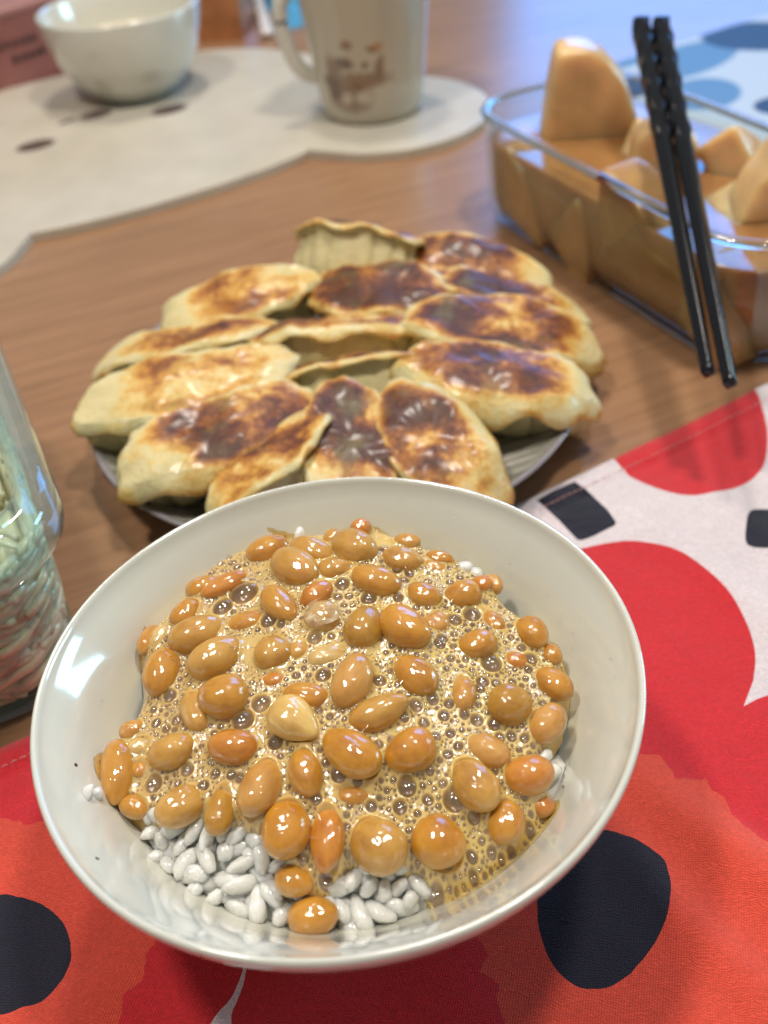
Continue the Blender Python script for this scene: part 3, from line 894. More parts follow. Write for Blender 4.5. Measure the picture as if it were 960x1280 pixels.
def build_rice():
    root = thing("rice_portion", (BOWL[0], BOWL[1], 1.2))
    tag(root, "steamed white rice in the natto bowl, showing below the beans at the front", "rice")
    # bed under the grains
    v, f = [], []
    nr, na = 22, 72
    for i in range(nr + 1):
        for k in range(na):
            a = 2 * math.pi * k / na
            lo, hi = 0.0, 6.2
            for _ in range(24):
                mid = (lo + hi) / 2
                zz = float(mound(BOWL[0] + mid * math.cos(a), BOWL[1] + mid * math.sin(a))) - (0.44 if mid * math.sin(a) < -1.8 else 0.44 + min(0.9, (mid * math.sin(a) + 1.8) * 0.9))
                if mid < bowl_inner(zz - 0.03) - 0.01: lo = mid
                else: hi = mid
            r_ = lo * i / nr
            x, y = r_ * math.cos(a), r_ * math.sin(a)
            z = float(mound(BOWL[0] + x, BOWL[1] + y)) - (0.44 if y < -1.8 else 0.44 + min(0.9, (y + 1.8) * 0.9)) + 0.07 * noise.noise((x * 3, y * 3, 0))
            v.append((x, y, z - 1.2))
    for i in range(nr):
        for k in range(na):
            f.append((i * na + k, i * na + (k + 1) % na, (i + 1) * na + (k + 1) % na, (i + 1) * na + k))
    obj("rice_bed", v, f, M['rice'], root)
    protos = [grain_mesh("rice_grain", s) for s in range(9)]
    spots = []
    for x, y, z, yaw, ln in GRAINS:
        spots.append((x, y, z, R(yaw), ln, R(random.uniform(-14, 14))))
    for layer, (depth, gap, count) in enumerate(((0.27, 0.34, 80), (0.42, 0.36, 90))):
        mine = [(p[0], p[1]) for p in spots] if layer == 0 else []
        tries = 0
        while tries < 9000 and count > 0:
            tries += 1
            a, q = random.uniform(0, 2 * math.pi), 6 * math.sqrt(random.random())
            x, y = BOWL[0] + q * math.cos(a), BOWL[1] + q * math.sin(a)
            ins = bool(in_poly(np.array(x), np.array(y), FOAM_EDGE))
            d = float(poly_dist(np.array(x), np.array(y), FOAM_EDGE))
            if (ins and d > 0.6) or y > BOWL[1] - 1.6 or x > BOWL[0] + 1.7:
                continue
            z = float(mound(x, y)) - depth - random.uniform(-0.05, 0.08)
            if q > bowl_inner(z) - 0.3 or any((x - px) ** 2 + (y - py) ** 2 < gap * gap for px, py in mine):
                continue
            mine.append((x, y))
            count -= 1
            spots.append((x, y, z, random.uniform(0, math.pi), random.uniform(0.72, 0.95), R(random.uniform(-22, 22))))
    for x, y, z, yaw, tilt, ln in ((-2.44, 21.10, 5.72, 1.2, -0.9, 0.62), (2.02, 19.35, 5.52, -0.35, 0.1, 0.5), (2.26, 19.15, 5.44, -0.9, 0.2, 0.45), (3.12, 13.70, 4.66, 0.9, 0.3, 0.5), (3.22, 13.35, 4.50, 0.5, 0.2, 0.5)):
        spots.append((x, y, z, yaw, ln, tilt))
    for k, (x, y, z, yaw, ln, tilt) in enumerate(spots):
        s = max(0.5, min(0.98, ln * random.uniform(0.85, 1.12)))
        link("rice_grain", protos[(k * 5) % 9], root, (x - BOWL[0], y - BOWL[1], z - 1.2), (random.uniform(0, 6), tilt, yaw), (s, s ** 0.5 * 1.0, s ** 0.5 * 1.0))
    # grain stuck on the wall
    zw = 4.55
    for x, y, yaw, s in ((-7.30, 13.46, 0.9, 0.5), (-7.16, 13.62, 1.5, 0.32)):
        q = math.hypot(x - BOWL[0], y - BOWL[1])
        zz = float(np.interp(q + 0.05, [p[0] for p in BOWL_IN], [p[1] for p in BOWL_IN]))
        link("rice_grain", protos[1], root, (x - BOWL[0], y - BOWL[1], zz - 1.2 + 0.06), (0.3, -0.5, yaw), (s, 0.5, 0.4))
build_rice()

# ------------------------------------------------------------------ natto: foam, bubbles and beans
def build_foam():
    step = 0.026
    ex = [p[0] for p in FOAM_EDGE]
    ey = [p[1] for p in FOAM_EDGE]
    edge = [tuple(p) for p in smooth_path(FOAM_EDGE, 4, True)]
    gx = np.arange(min(ex) - 0.2, max(ex) + 0.2, step)
    gy = np.arange(min(ey) - 0.2, max(ey) + 0.2, step)
    X, Y = np.meshgrid(gx, gy, indexing='ij')
    ins = in_poly(X, Y, edge)
    D = poly_dist(X, Y, edge)
    D = np.where(ins, D, -D)
    n1 = np.vectorize(lambda x, y: noise.noise((x * 0.9, y * 0.9, 1.0)))(X[::4, ::4], Y[::4, ::4])
    n1 = np.kron(n1, np.ones((4, 4)))[:X.shape[0], :X.shape[1]]
    k = np.ones(9) / 9
    for ax in (0, 1):
        n1 = np.apply_along_axis(lambda m_: np.convolve(np.pad(m_, 4, mode='edge'), k, 'valid'), ax, n1)
    Z = mound(X, Y) + 0.01 + 0.05 * n1
    Z -= 0.55 * np.clip(1 - D / 0.45, 0, 1.3) ** 2
    RHO = np.full(X.shape, 9.0)
    for (bx, by, bz, yaw, L, W, tone, lab) in BEANS:
        c, s = math.cos(R(yaw)), math.sin(R(yaw))
        u = ((X - bx) * c + (Y - by) * s) / (L / 2)
        w = (-(X - bx) * s + (Y - by) * c) / (W / 2)
        rho = np.sqrt(u * u + w * w)
        gap = (rho - 1) * W / 2
        lift = np.clip(bz - (mound(np.array(bx), np.array(by)) - 0.06), -0.1, 0.22)
        Z += max(0.0, 0.08 + 0.5 * float(lift)) * np.exp(-np.abs(gap) / 0.10) * 0.85
        RHO = np.minimum(RHO, rho)
    # bubbles: the large measured ones, then a spread of small ones between the beans
    bub = [(x, y, r_ * 0.92) for x, y, r_ in BUBBLES]
    edge_np = edge
    tries = 0
    cand = RNG.random((110000, 4))
    cx = gx[0] + cand[:, 0] * (gx[-1] - gx[0])
    cy2 = gy[0] + cand[:, 1] * (gy[-1] - gy[0])
    rad = 0.024 * np.power(cand[:, 2] * 0.985 + 0.015, -0.44)
    rad = np.clip(rad, 0.022, 0.14)
    bx_ = [b[0] for b in bub]; by_ = [b[1] for b in bub]; br_ = [b[2] for b in bub]
    ci = np.clip(((cx - gx[0]) / step).astype(int), 0, len(gx) - 1)
    cj = np.clip(((cy2 - gy[0]) / step).astype(int), 0, len(gy) - 1)
    fit = (D[ci, cj] > rad * 1.1 + 0.03) & ((RHO[ci, cj] > 1.03 + rad * 1.6) | ((RHO[ci, cj] < 0.9) & (rad < 0.032) & (cand[:, 3] < 0.06)))
    order = np.argsort(-rad)
    for i in order[fit[order]]:
        x, y, r_ = cx[i], cy2[i], rad[i]
        ii = min(len(gx) - 1, max(0, int((x - gx[0]) / step)))
        jj = min(len(gy) - 1, max(0, int((y - gy[0]) / step)))
        if D[ii, jj] < r_ * 1.1 + 0.03:
            continue
        rr = RHO[ii, jj]
        if rr < 1.03 + r_ * 1.6 and not (rr < 0.9 and r_ < 0.032 and cand[i, 3] < 0.06):
            continue
        side = (x - BOWL[0]) * 0.07 - (y - BOWL[1]) * 0.045          # more froth to the right and the front
        clump = noise.noise((x * 0.8, y * 0.8, 4.0))
        if cand[i, 3] > (0.60 if r_ < 0.05 else 0.34) + side + 1.0 * clump:
            continue
        a = np.array(bx_) - x
        b = np.array(by_) - y
        if np.any(a * a + b * b < ((np.array(br_) + r_) * 0.99) ** 2):
            continue
        bx_.append(x); by_.append(y); br_.append(r_)
        if len(bx_) > 3400:
            break
    BUB = np.zeros_like(X)
    tops = []
    for x, y, r_ in zip(bx_, by_, br_):
        i0, i1 = np.searchsorted(gx, (x - 1.5 * r_, x + 1.5 * r_))
        j0, j1 = np.searchsorted(gy, (y - 1.5 * r_, y + 1.5 * r_))
        if i1 <= i0 or j1 <= j0:
            continue
        sl = (slice(i0, i1), slice(j0, j1))
        t = np.hypot(X[sl] - x, Y[sl] - y) / r_
        zc = float(np.mean(Z[sl]))
        pit = np.where(t < 1, -0.55 * r_ * (1 - t * t), 0) + 0.20 * r_ * np.exp(-((t - 1.05) / 0.22) ** 2)
        Z[sl] += pit
        BUB[sl] = np.maximum(BUB[sl], np.clip((1.0 - t) / 0.22, 0, 1))
        tops.append((x, y, zc, r_))
    # never poke through the bowl wall
    rad_b = np.hypot(X - BOWL[0], Y - BOWL[1])
    zmin = np.interp(rad_b, [p[0] for p in BOWL_IN], [p[1] for p in BOWL_IN]) + 0.05
    Z = np.maximum(Z, zmin)
    thin = np.clip(1 - (RHO - 1.0) / 0.35, 0, 1)
    idx = -np.ones(X.shape, dtype=np.int64)
    ok = D > -0.04
    idx[ok] = np.arange(ok.sum())
    q = np.stack([idx[:-1, :-1], idx[1:, :-1], idx[1:, 1:], idx[:-1, 1:]], -1).reshape(-1, 4)
    q = q[(q >= 0).all(1)]
    root = thing("natto_foam", (BOWL[0], BOWL[1], 1.2))
    tag(root, "sticky pale yellow foam full of bubbles around the beans", "foam", None, 'stuff')
    V = np.stack([X[ok] - BOWL[0], Y[ok] - BOWL[1], Z[ok] - 1.2], -1)
    o = obj("froth", V, q, M['foam'], root)
    o['kind'] = 'stuff'
    for nm, arr in (("bubble", BUB[ok]), ("thin", thin[ok])):
        at = o.data.attributes.new(nm, 'FLOAT', 'POINT')
        at.data.foreach_set('value', np.ascontiguousarray(arr, dtype=np.float32))
    # domes of film over the cells
    def dome(n, m_):
        v, f = [(0, 0, 0.92)], []
        for i in range(1, m_ + 1):
            t = (math.pi / 2) * 1.04 * i / m_
            for k2 in range(n):
                a = 2 * math.pi * k2 / n
                v.append((math.sin(t) * math.cos(a), math.sin(t) * math.sin(a), 0.92 * math.cos(t)))
        for k2 in range(n):
            f.append((0, 1 + k2, 1 + (k2 + 1) % n))
        for i in range(m_ - 1):
            for k2 in range(n):
                a, b = 1 + i * n, 1 + (i + 1) * n
                f.append((a + k2, b + k2, b + (k2 + 1) % n, a + (k2 + 1) % n))
        return v, f
    big_v, big_f = dome(28, 9)
    big_me = make_mesh("bubble", big_v, big_f, M['bubble'])
    sv, sf = dome(10, 3)
    sv = np.array(sv)
    small = MB()
    for k2, (x, y, z, r_) in enumerate(tops):
        if k2 < len(BUBBLES):
            e = 0.85 + 0.3 * random.random()
            link("bubble", big_me, root, (x - BOWL[0], y - BOWL[1], z - 1.2 - 0.15 * r_), (random.uniform(-0.25, 0.25), random.uniform(-0.25, 0.25), random.uniform(0, 6)), (r_ * e, r_ / e, r_ * 0.85))
        elif r_ > 0.036:
            e = 0.88 + 0.24 * random.random()
            small.add(sv * (r_ * e, r_ / e, r_ * 0.8) + (x - BOWL[0], y - BOWL[1], z - 1.2 - 0.1 * r_), sf)
    s = small.build("small_bubbles", M['bubble'], root)
    s['kind'] = 'stuff'
    # specks of slime splashed on the bowl wall
    drops = MB()
    rnd = random.Random(21)
    for _ in range(46):
        a = rnd.uniform(0, 2 * math.pi)
        zz = rnd.uniform(4.9, 6.1)
        q_ = bowl_inner(zz) - 0.012
        r_ = rnd.choice((0.02, 0.025, 0.03, 0.045))
        drops.add(sv * (r_, r_, r_ * 0.6) + (q_ * math.cos(a), q_ * math.sin(a), zz - 1.2), sf)
    s = drops.build("splashed_drops", M['glass'], root)
    s['kind'] = 'stuff'
build_foam()

def build_threads():
    mb = MB()
    rnd = random.Random(17)
    big = [b for b in BEANS if b[5] > 0.6]
    for i, a in enumerate(big):
        for b in big[i + 1:]:
            d = math.hypot(a[0] - b[0], a[1] - b[1])
            if 0.7 < d < 1.5 and rnd.random() < 0.42:
                p = Vector((a[0] + rnd.uniform(-.15, .15), a[1] + rnd.uniform(-.15, .15), a[2] + a[5] * 0.40))
                q = Vector((b[0] + rnd.uniform(-.15, .15), b[1] + rnd.uniform(-.15, .15), b[2] + b[5] * 0.40))
                sag = rnd.uniform(0.05, 0.22)
                pts = [p.lerp(q, t) - Vector((BOWL[0], BOWL[1], 1.2 + sag * 4 * t * (1 - t))) for t in np.linspace(0, 1, 11)]
                r0 = rnd.uniform(0.006, 0.013)
                mb.add(*tube(pts, [r0 * (1.8 - 3.2 * t * (1 - t)) for t in np.linspace(0, 1, 11)], 6))
    o = mb.build("slime_threads", M['bubble'], bpy.data.objects["natto_foam"])
    o['kind'] = 'stuff'
build_threads()

def bean_mesh(name, seed, tone):
    bm = bmesh.new()
    bmesh.ops.create_icosphere(bm, subdivisions=4, radius=1.0)
    rnd = random.Random(seed)
    tip = rnd.uniform(-0.14, 0.14) if tone != 'cream' else 0.34
    kid = rnd.uniform(0.02, 0.12)
    crease = rnd.random() < 0.35
    ph = rnd.uniform(0, 6)
    for w in bm.verts:
        p = w.co.copy()
        fat = 1 - tip * p.x + 0.05 * (1 - p.x * p.x)
        bx = math.copysign(abs(p.x) ** 0.94, p.x)
        q = Vector((bx * 0.5, p.y * 0.5 * fat, p.z * 0.47 * fat))
        q.y += kid * (p.x * p.x - 0.4) * 0.5
        q += 0.026 * noise.noise_vector(p * 1.2 + Vector((seed * 1.7, ph, 0)))
        q += 0.008 * noise.noise_vector(p * 3.5 + Vector((seed * 0.7, 0, ph)))
        if crease and p.z > 0:
            q.z -= 0.030 * math.exp(-((p.y - 0.15 - 0.1 * math.sin(p.x * 2 + ph)) / 0.07) ** 2) * (1 - p.x * p.x)
        w.co = q * C
    me = bpy.data.meshes.new(name)
    bm.to_mesh(me)
    bm.free()
    me.materials.append(M['bean'][tone])
    me.polygons.foreach_set('use_smooth', np.ones(len(me.polygons), dtype=bool))
    return me

def build_beans():
    rnd = random.Random(3)
    for k, (x, y, z, yaw, L, W, tone, lab) in enumerate(BEANS):
        me = bean_mesh("soybean", k, tone)
        o = link("soybean", me, None, (x, y, z), (rnd.uniform(-0.5, 0.5), rnd.uniform(-0.12, 0.12), R(yaw)), (max(0.62, L * 1.06), max(0.52, W * 1.12), max(0.5, W * 1.04)))
        tag(o, lab, "bean", "fermented soybeans heaped in the bowl")
        if tone == 'husk':
            # torn skin peeling off the split bean
            v, f = [], []
            for i in range(13):
                for j in range(9):
                    u, t = i / 12, j / 8
                    a = -0.9 + 2.0 * u
                    r_ = 0.53 * math.sqrt(max(0.05, 1 - (1.7 * t - 0.85) ** 2)) + 0.035 + 0.05 * math.sin(9 * u + 4 * t) + 0.06 * t * t
                    v.append((-0.45 + 0.95 * t, math.sin(a) * r_ * 0.98, math.cos(a) * r_ * 0.98 + 0.04 * math.sin(7 * t + 5 * u)))
            for i in range(12):
                for j in range(8):
                    if not (i in (5, 6, 7) and j > 3) and not (i < 3 and j > 6):
                        f.append((i * 9 + j, i * 9 + j + 1, (i + 1) * 9 + j + 1, (i + 1) * 9 + j))
            obj("torn_husk", v, f, M['husk'], o)
def mat_husk():
    m, nt, b = new_mat("translucent_bean_husk")
    v = obj_cm(nt)
    n = noise_n(nt, v, 3, 4)
    nt.links.new(ramp(nt, n, [(0.3, (0.62, 0.46, 0.25)), (0.7, (0.80, 0.70, 0.50))]), b.inputs['Base Color'])
    nt.links.new(ramp(nt, n, [(0.35, (0.12, 0.12, 0.12)), (0.65, (0.7, 0.7, 0.7))]), b.inputs['Alpha'])
    b.inputs['Roughness'].default_value = 0.15
    b.inputs['Coat Weight'].default_value = 0.8
    return m
M['husk'] = mat_husk()
build_beans()

# ------------------------------------------------------------------ gyoza plate
PLATE = (-1.44, 35.05)
def mat_plate():
    m, nt, b = new_mat("grey_streaked_glaze")
    v = obj_cm(nt)
    st = N(nt, 'ShaderNodeMapping')
    st.inputs['Scale'].default_value = (0.22, 1.6, 1)
    st.inputs['Rotation'].default_value = (0, 0, R(-8))
    nt.links.new(v, st.inputs['Vector'])
    n = noise_n(nt, st.outputs[0], 1.5, 5, 0.6, 0.3)
    nt.links.new(ramp(nt, n, [(0.32, (0.13, 0.12, 0.095)), (0.5, (0.26, 0.25, 0.21)), (0.68, (0.48, 0.46, 0.41))]), b.inputs['Base Color'])
    b.inputs['Roughness'].default_value = 0.22
    b.inputs['Coat Weight'].default_value = 0.3
    bump(nt, b, n, 0.35, 0.002)
    return m
M['plate'] = mat_plate()
M['plate_rim'] = simple("lavender_grey_rim_glaze", (0.25, 0.235, 0.25), 0.2, 0.1, 1.5, coat=0.3)
def build_plate():
    root = thing("plate", (*PLATE, 0.0))
    tag(root, "round grey streaked plate carrying the fried dumplings", "plate")
    v, f = lathe([(0, 0.62), (4, 0.62), (6.3, 0.68), (7.6, 0.86), (8.6, 1.14), (9.4, 1.48), (9.78, 1.70)], 128)
    obj("well", v, f, M['plate'], root)
    v, f = lathe([(9.78, 1.70), (9.9, 1.80), (10.02, 1.82), (10.08, 1.76), (10.02, 1.64), (9.6, 1.38), (8.8, 1.02), (7.6, 0.62), (6.2, 0.36), (5.9, 0.30), (5.85, 0.02), (5.6, 0.0), (5.45, 0.25), (0, 0.3)], 128)
    obj("rim", v, f, M['plate_rim'], root)
build_plate()

def build_gyoza(k, cx, cy_, ztop, yaw, L, W, H, roll, pitch, sear, bend, frill, label, droop=(0.25, 0.25), fdir=-1, pale=0):
    """pan-fried dumpling lying browned side up: fried face, thin lip of skin round it, pleated wrapper below"""
    rnd = random.Random(100 + k)
    sd = rnd.uniform(0, 40)
    n = 112
    rings, vals, kinds = [], [], []
    def outline(th):
        c, s = math.cos(th), math.sin(th)
        e = 1.06
        x = math.copysign(abs(c) ** 0.92, c)
        y = math.copysign(abs(s) ** e, s) * 0.94
        wob = 1 + 0.14 * noise.noise((c * 1.3 + sd, s * 1.3, 2)) + 0.06 * noise.noise((c * 4 + sd, s * 4, 6))
        return x * L / 2 * wob, y * W / 2 * wob
    def place(x, y, z):
        u = max(-1.2, min(1.2, x / (L / 2)))
        y += bend * (u * u - 0.35)
        z -= (droop[0] if u < 0 else droop[1]) * abs(u) ** 3 * H
        return (x, y, z)
    ph = rnd.uniform(0, 6)
    def lip_w(th):
        s = math.sin(th)
        front = max(0.0, s * fdir)
        return 0.20 + 0.13 * noise.noise((math.cos(th) * 2 + sd, s * 2, 4)) + frill * front ** 0.7 * (1 + 0.22 * math.sin(th * 9 + ph))
    def add(fn, val, kind):
        rings.append([place(*fn(2 * math.pi * q / n)) for q in range(n)])
        vals.append([val(2 * math.pi * q / n) for q in range(n)])
        kinds.append(kind)
    def face(f):
        def fn(th):
            x, y = outline(th)
            x, y = x * f, y * f
            nz = noise.noise((x * 0.55 + sd, y * 0.55, 1))
            n2 = noise.noise((x * 1.7 + sd, y * 1.7, 5))
            n3 = abs(noise.noise((x * 1.0 + sd, y * 1.0, 9)))
            edge = 0.05 * max(0, (f - 0.7) / 0.3) * math.sin(th * 7 + ph)
            return x, y, H / 2 - 0.06 * f ** 4 + 0.24 * nz + 0.05 * n2 - 0.14 * n3 + edge
        return fn
    for f in (0.02, 0.16, 0.32, 0.48, 0.62, 0.74, 0.84, 0.92, 0.97, 1.0):
        kk = max(0.0, min(1.0, (f - 0.72) / 0.30))
        base_v = 0.86 * sear * (1 - 0.66 * kk * kk) + 0.10
        add(face(f), (lambda th, b_=base_v, f_=f: b_ * (1 - 0.70 * max(0.0, min(1.0, (outline(th)[0] * f_ / (L / 2) * pale - 0.30) / 0.5))) + 0.10 * noise.noise((math.cos(th) * 2 + sd, math.sin(th) * 2, 3))), 0)
    def lip(t, under):
        def fn(th):
            x, y, z = face(1.0)(th)
            w = lip_w(th)
            ln = math.hypot(x / (L * L), y / (W * W)) + 1e-9
            nx, ny = x / (L * L) / ln, y / (W * W) / ln
            big = min(1.0, w / 0.6)
            wave = (0.05 + 0.09 * big) * math.sin(th * 11 + ph)
            z2 = z - w * (0.25 * t + 0.55 * t * t) + wave * t - (0.10 if under else 0.0)
            return x + nx * w * t * 0.85, y + ny * w * t * 0.85, z2
        return fn
    lipv = lambda th: 0.10 + 0.16 * sear + 0.10 * noise.noise((math.cos(th) * 5 + sd, math.sin(th) * 5, 7))
    for t in (0.35, 0.7, 1.0):
        add(lip(t, False), (lambda th, t_=t: lipv(th) + (0.13 if t_ > 0.9 else 0.0)), 1)
    for t in (0.97, 0.5, 0.0):
        add(lip(t, True), (lambda th: 0.0), 1)
    def wall(f, zf):
        def fn(th):
            x, y = outline(th)
            pl = (abs(math.sin(th * 8.5 + ph)) ** 0.6 - 0.62) * 0.12 * (1 if zf > -0.45 else 0.3)
            g = f + pl + 0.05 * noise.noise((x * 0.8 + sd, y * 0.8, zf * 3))
            return x * g, y * g, H * zf + 0.05 * noise.noise((x + sd, y, zf * 4))
        return fn
    for f, zf in ((0.86, 0.34), (0.89, 0.20), (0.92, 0.04), (0.90, -0.14), (0.84, -0.31), (0.68, -0.44), (0.40, -0.50), (0.03, -0.50)):
        add(wall(f, zf), (lambda th: -0.10 + 0.05 * noise.noise((math.cos(th) * 3 + sd, math.sin(th) * 3, 1))), 2)
    root = thing("gyoza", (cx, cy_, ztop - H / 2), (R(roll), R(pitch), R(yaw)))
    tag(root, label, "dumpling", "fried dumplings on the grey plate")
    def part(name, r0, r1, cap=None):
        v = [p for r_ in rings[r0:r1 + 1] for p in r_]
        f = []
        for i in range(r1 - r0):
            for q in range(n):
                f.append((i * n + q, (i + 1) * n + q, (i + 1) * n + (q + 1) % n, i * n + (q + 1) % n))
        if cap == 'first':
            f.append(tuple(range(n)))
        if cap == 'last':
            f.append(tuple((r1 - r0) * n + q for q in range(n))[::-1])
        o = obj(name, v, f, M['gyoza'], root)
        a = o.data.attributes.new("sear", 'FLOAT', 'POINT')
        a.data.foreach_set('value', np.array([x for r_ in vals[r0:r1 + 1] for x in r_], dtype=np.float32))
        b = o.data.attributes.new("seed", 'FLOAT', 'POINT')
        b.data.foreach_set('value', np.full(len(v), sd * 3, dtype=np.float32))
    part("browned_base", 0, 9, 'first')
    part("pleated_seam", 9, 15)
    part("wrapper", 15, len(rings) - 1, 'last')

GY = [
    # x, y, ztop, yaw, L, W, H, roll, pitch, sear, bend, frill, label, droop, side
    (-0.1, 43.2, 4.5, -27, 6.4, 3.2, 3.2, -34, 0, 0.75, 0.2, 0.0, "dumpling at the very back, pale side showing under a dark top edge", (0.15, 0.1), -1),
    (5.3, 41.6, 3.3, -30, 7.6, 3.3, 2.7, 14, 8, 0.62, 0.2, 0.12, "orange-brown dumpling at the back right, pale at its right end", (0.1, 0.35), -1),
    (0.9, 39.6, 3.7, -25, 6.6, 3.6, 2.7, 10, -4, 0.72, 0.1, 0.12, "dark reddish-brown dumpling face just in front of the one at the back", (0.15, 0.2), -1),
    (-5.4, 41.0, 3.4, 5, 7.2, 3.3, 2.7, 12, -6, 0.36, 0.2, 0.15, "bumpy golden dumpling at the back left with burnt right tip", (0.25, 0.1), -1),
    (6.1, 38.4, 3.4, -27, 7.4, 2.6, 2.6, -10, 6, 0.70, 0.1, 0.0, "narrow brown dumpling strip wedged between two on the right", (0.1, 0.3), -1),
    (5.7, 35.6, 3.6, -11, 8.2, 3.6, 2.8, 8, 7, 0.60, 0.2, 0.35, "large brown dumpling on the right whose pale end overhangs the plate", (0.1, 0.55), -1),
    (-7.8, 37.6, 3.2, -3, 8.2, 3.3, 2.7, -8, -7, 0.40, 0.2, 0.12, "long golden dumpling on the left, second from the left edge of the heap", (0.35, 0.1), -1),
    (-1.2, 36.4, 3.7, -2, 7.6, 2.8, 3.0, -20, 0, 0.60, -0.1, 0.25, "long dumpling in the middle with its pleated side open to the camera", (0.2, 0.15), -1),
    (-0.8, 33.5, 3.5, 5, 7.2, 2.6, 3.0, -30, 0, 0.55, -0.1, 0.0, "pale dumpling in the centre with only a thin brown upper edge", (0.2, 0.1), -1),
    (4.8, 32.3, 3.6, -19, 7.6, 3.2, 2.8, 4, 5, 0.58, 0.25, 0.75, "dumpling at the right front with a yellow frilled edge over a dark hollow", (0.1, 0.28), -1),
    (-7.2, 33.3, 3.9, 12, 8.8, 3.7, 2.8, 9, 2, 0.30, 0.3, 0.2, "big pale golden dumpling at the far left, flap hanging over the rim", (0.35, 0.1), -1),
    (-5.8, 30.3, 3.7, 27, 7.6, 3.4, 2.6, 12, 1, 0.64, 0.25, 0.5, "dark brown dumpling at the left front with an orange frilled edge", (0.3, 0.1), -1),
    (-3.7, 28.3, 3.4, 44, 5.8, 3.0, 2.5, -16, -8, 0.55, 0.1, 0.0, "orange-brown dumpling at the front, just left of the one facing the camera", (0.3, 0.1), -1),
    (-1.05, 29.1, 3.4, -90, 6.2, 3.7, 2.7, -5, 14, 0.68, 0.0, 0.0, "dumpling at the front centre pointing at the camera, dark blistered top", (0.1, 0.3), -1),
    (2.1, 28.5, 3.3, -66, 6.8, 3.2, 2.5, 10, 12, 0.56, 0.0, 0.45, "golden brown dumpling at the front whose corner trails to the bowl rim", (0.1, 0.6), 1),
]
for k, g in enumerate(GY):
    build_gyoza(k, *g[:13], droop=g[13], fdir=g[14], pale=(0, 1, 0, -1, 1, 1, -1, 0, 0, 1, -1, -1, -1, 1, 1)[k])

# ------------------------------------------------------------------ glass dish of simmered daikon, chopsticks across it
DA, DB = np.array((0.394, -0.919)), np.array((0.919, 0.394))
DC = DA * -36.0 + DB * 31.85
DISH_YAW = math.atan2(DA[1], DA[0])
def build_dish():
    root = thing("glass_dish", (DC[0], DC[1], 0.0), (0, 0, DISH_YAW))
    tag(root, "clear glass oven dish of brown simmered daikon at the right", "dish")
    hx, hy = 11.0, 4.95
    outer = [rr_loop(hx - 1.5, hy - 1.5, 2.0, 0.02), rr_loop(hx - 0.95, hy - 0.95, 2.4, 0.08), rr_loop(hx - 0.60, hy - 0.60, 2.75, 0.30), rr_loop(hx - 0.42, hy - 0.42, 2.9, 0.7), rr_loop(hx - 0.33, hy - 0.33, 3.0, 1.3), rr_loop(hx - 0.22, hy - 0.22, 3.1, 2.5), rr_loop(hx - 0.10, hy - 0.10, 3.2, 5.75)]
    inner = [rr_loop(hx - 0.36, hy - 0.36, 2.95, 5.75), rr_loop(hx - 0.44, hy - 0.44, 2.85, 2.5), rr_loop(hx - 0.56, hy - 0.56, 2.75, 1.3), rr_loop(hx - 0.75, hy - 0.75, 2.6, 0.6), rr_loop(hx - 1.4, hy - 1.4, 2.2, 0.32)]
    v, f = loft(outer, True, False)
    obj("outer_wall", v, f, M['glass'], root)
    v, f = loft(inner, False, True)
    obj("inner_wall", v, f, M['glass'], root)
    # rolled rim
    ring = []
    n = 10
    loops = [rr_loop(hx - 0.22 + 0.30 * math.cos(a), hy - 0.22 + 0.30 * math.cos(a), 3.05 + 0.30 * math.cos(a), 5.88 + 0.17 * math.sin(a), 14) for a in [2 * math.pi * k / n for k in range(n + 1)]]
    v, f = loft(loops)
    obj("rim", v, f, M['glass_rim'], root)
    # broth inside (its own thing)
    br = thing("broth", (DC[0], DC[1], 0.5), (0, 0, DISH_YAW))
    tag(br, "brown soy broth filling the glass dish around the daikon", "broth", None, 'stuff')
    rings = [rr_loop(hx - 1.5, hy - 1.5, 2.1, -0.14), rr_loop(hx - 0.85, hy - 0.85, 2.5, 0.15), rr_loop(hx - 0.64, hy - 0.64, 2.65, 0.85), rr_loop(hx - 0.54, hy - 0.54, 2.75, 2.0), rr_loop(hx - 0.48, hy - 0.48, 2.8, 4.0), rr_loop(hx - 0.60, hy - 0.60, 2.7, 4.06)]
    v, f = loft(rings, True, True)
    o = obj("broth_body", v, f, M['broth'], br)
    for p in o.data.polygons:
        p.use_smooth = len(p.vertices) < 10
build_dish()

def dish_pt(a, b, z):
    p = DA * a + DB * b
    return (DC[0] + p[0], DC[1] + p[1], z)

def build_daikon(outline, thick, a, b, z, yaw, rx, ry, label, bev=0.55):
    bm = bmesh.new()
    vs_ = [bm.verts.new((x * C, -thick / 2 * C, y * C)) for x, y in outline]
    fc = bm.faces.new(vs_)
    ex = bmesh.ops.extrude_face_region(bm, geom=[fc])
    bmesh.ops.translate(bm, vec=(0, thick * C, 0), verts=[e for e in ex['geom'] if isinstance(e, bmesh.types.BMVert)])
    bmesh.ops.recalc_face_normals(bm, faces=bm.faces)
    bmesh.ops.bevel(bm, geom=[e for e in bm.edges], offset=bev * C, segments=2, profile=0.5, affect='EDGES', clamp_overlap=True)
    for w in bm.verts:
        p = w.co / C
        w.co += 0.07 * C * noise.noise_vector(p * 0.6 + Vector((a, b, 0)))
    me = bpy.data.meshes.new("daikon_piece")
    bm.to_mesh(me)
    bm.free()
    me.materials.append(M['daikon_soaked' if b < -2.5 else 'daikon'])
    me.polygons.foreach_set('use_smooth', np.ones(len(me.polygons), dtype=bool))
    o = link("daikon_piece", me, None, dish_pt(a, b, z), (R(rx), R(ry), DISH_YAW + R(yaw)))
    md = o.modifiers.new("soften", 'SUBSURF')
    md.levels = md.render_levels = 2
    tag(o, label, "daikon", "simmered daikon pieces in the glass dish")
    return o

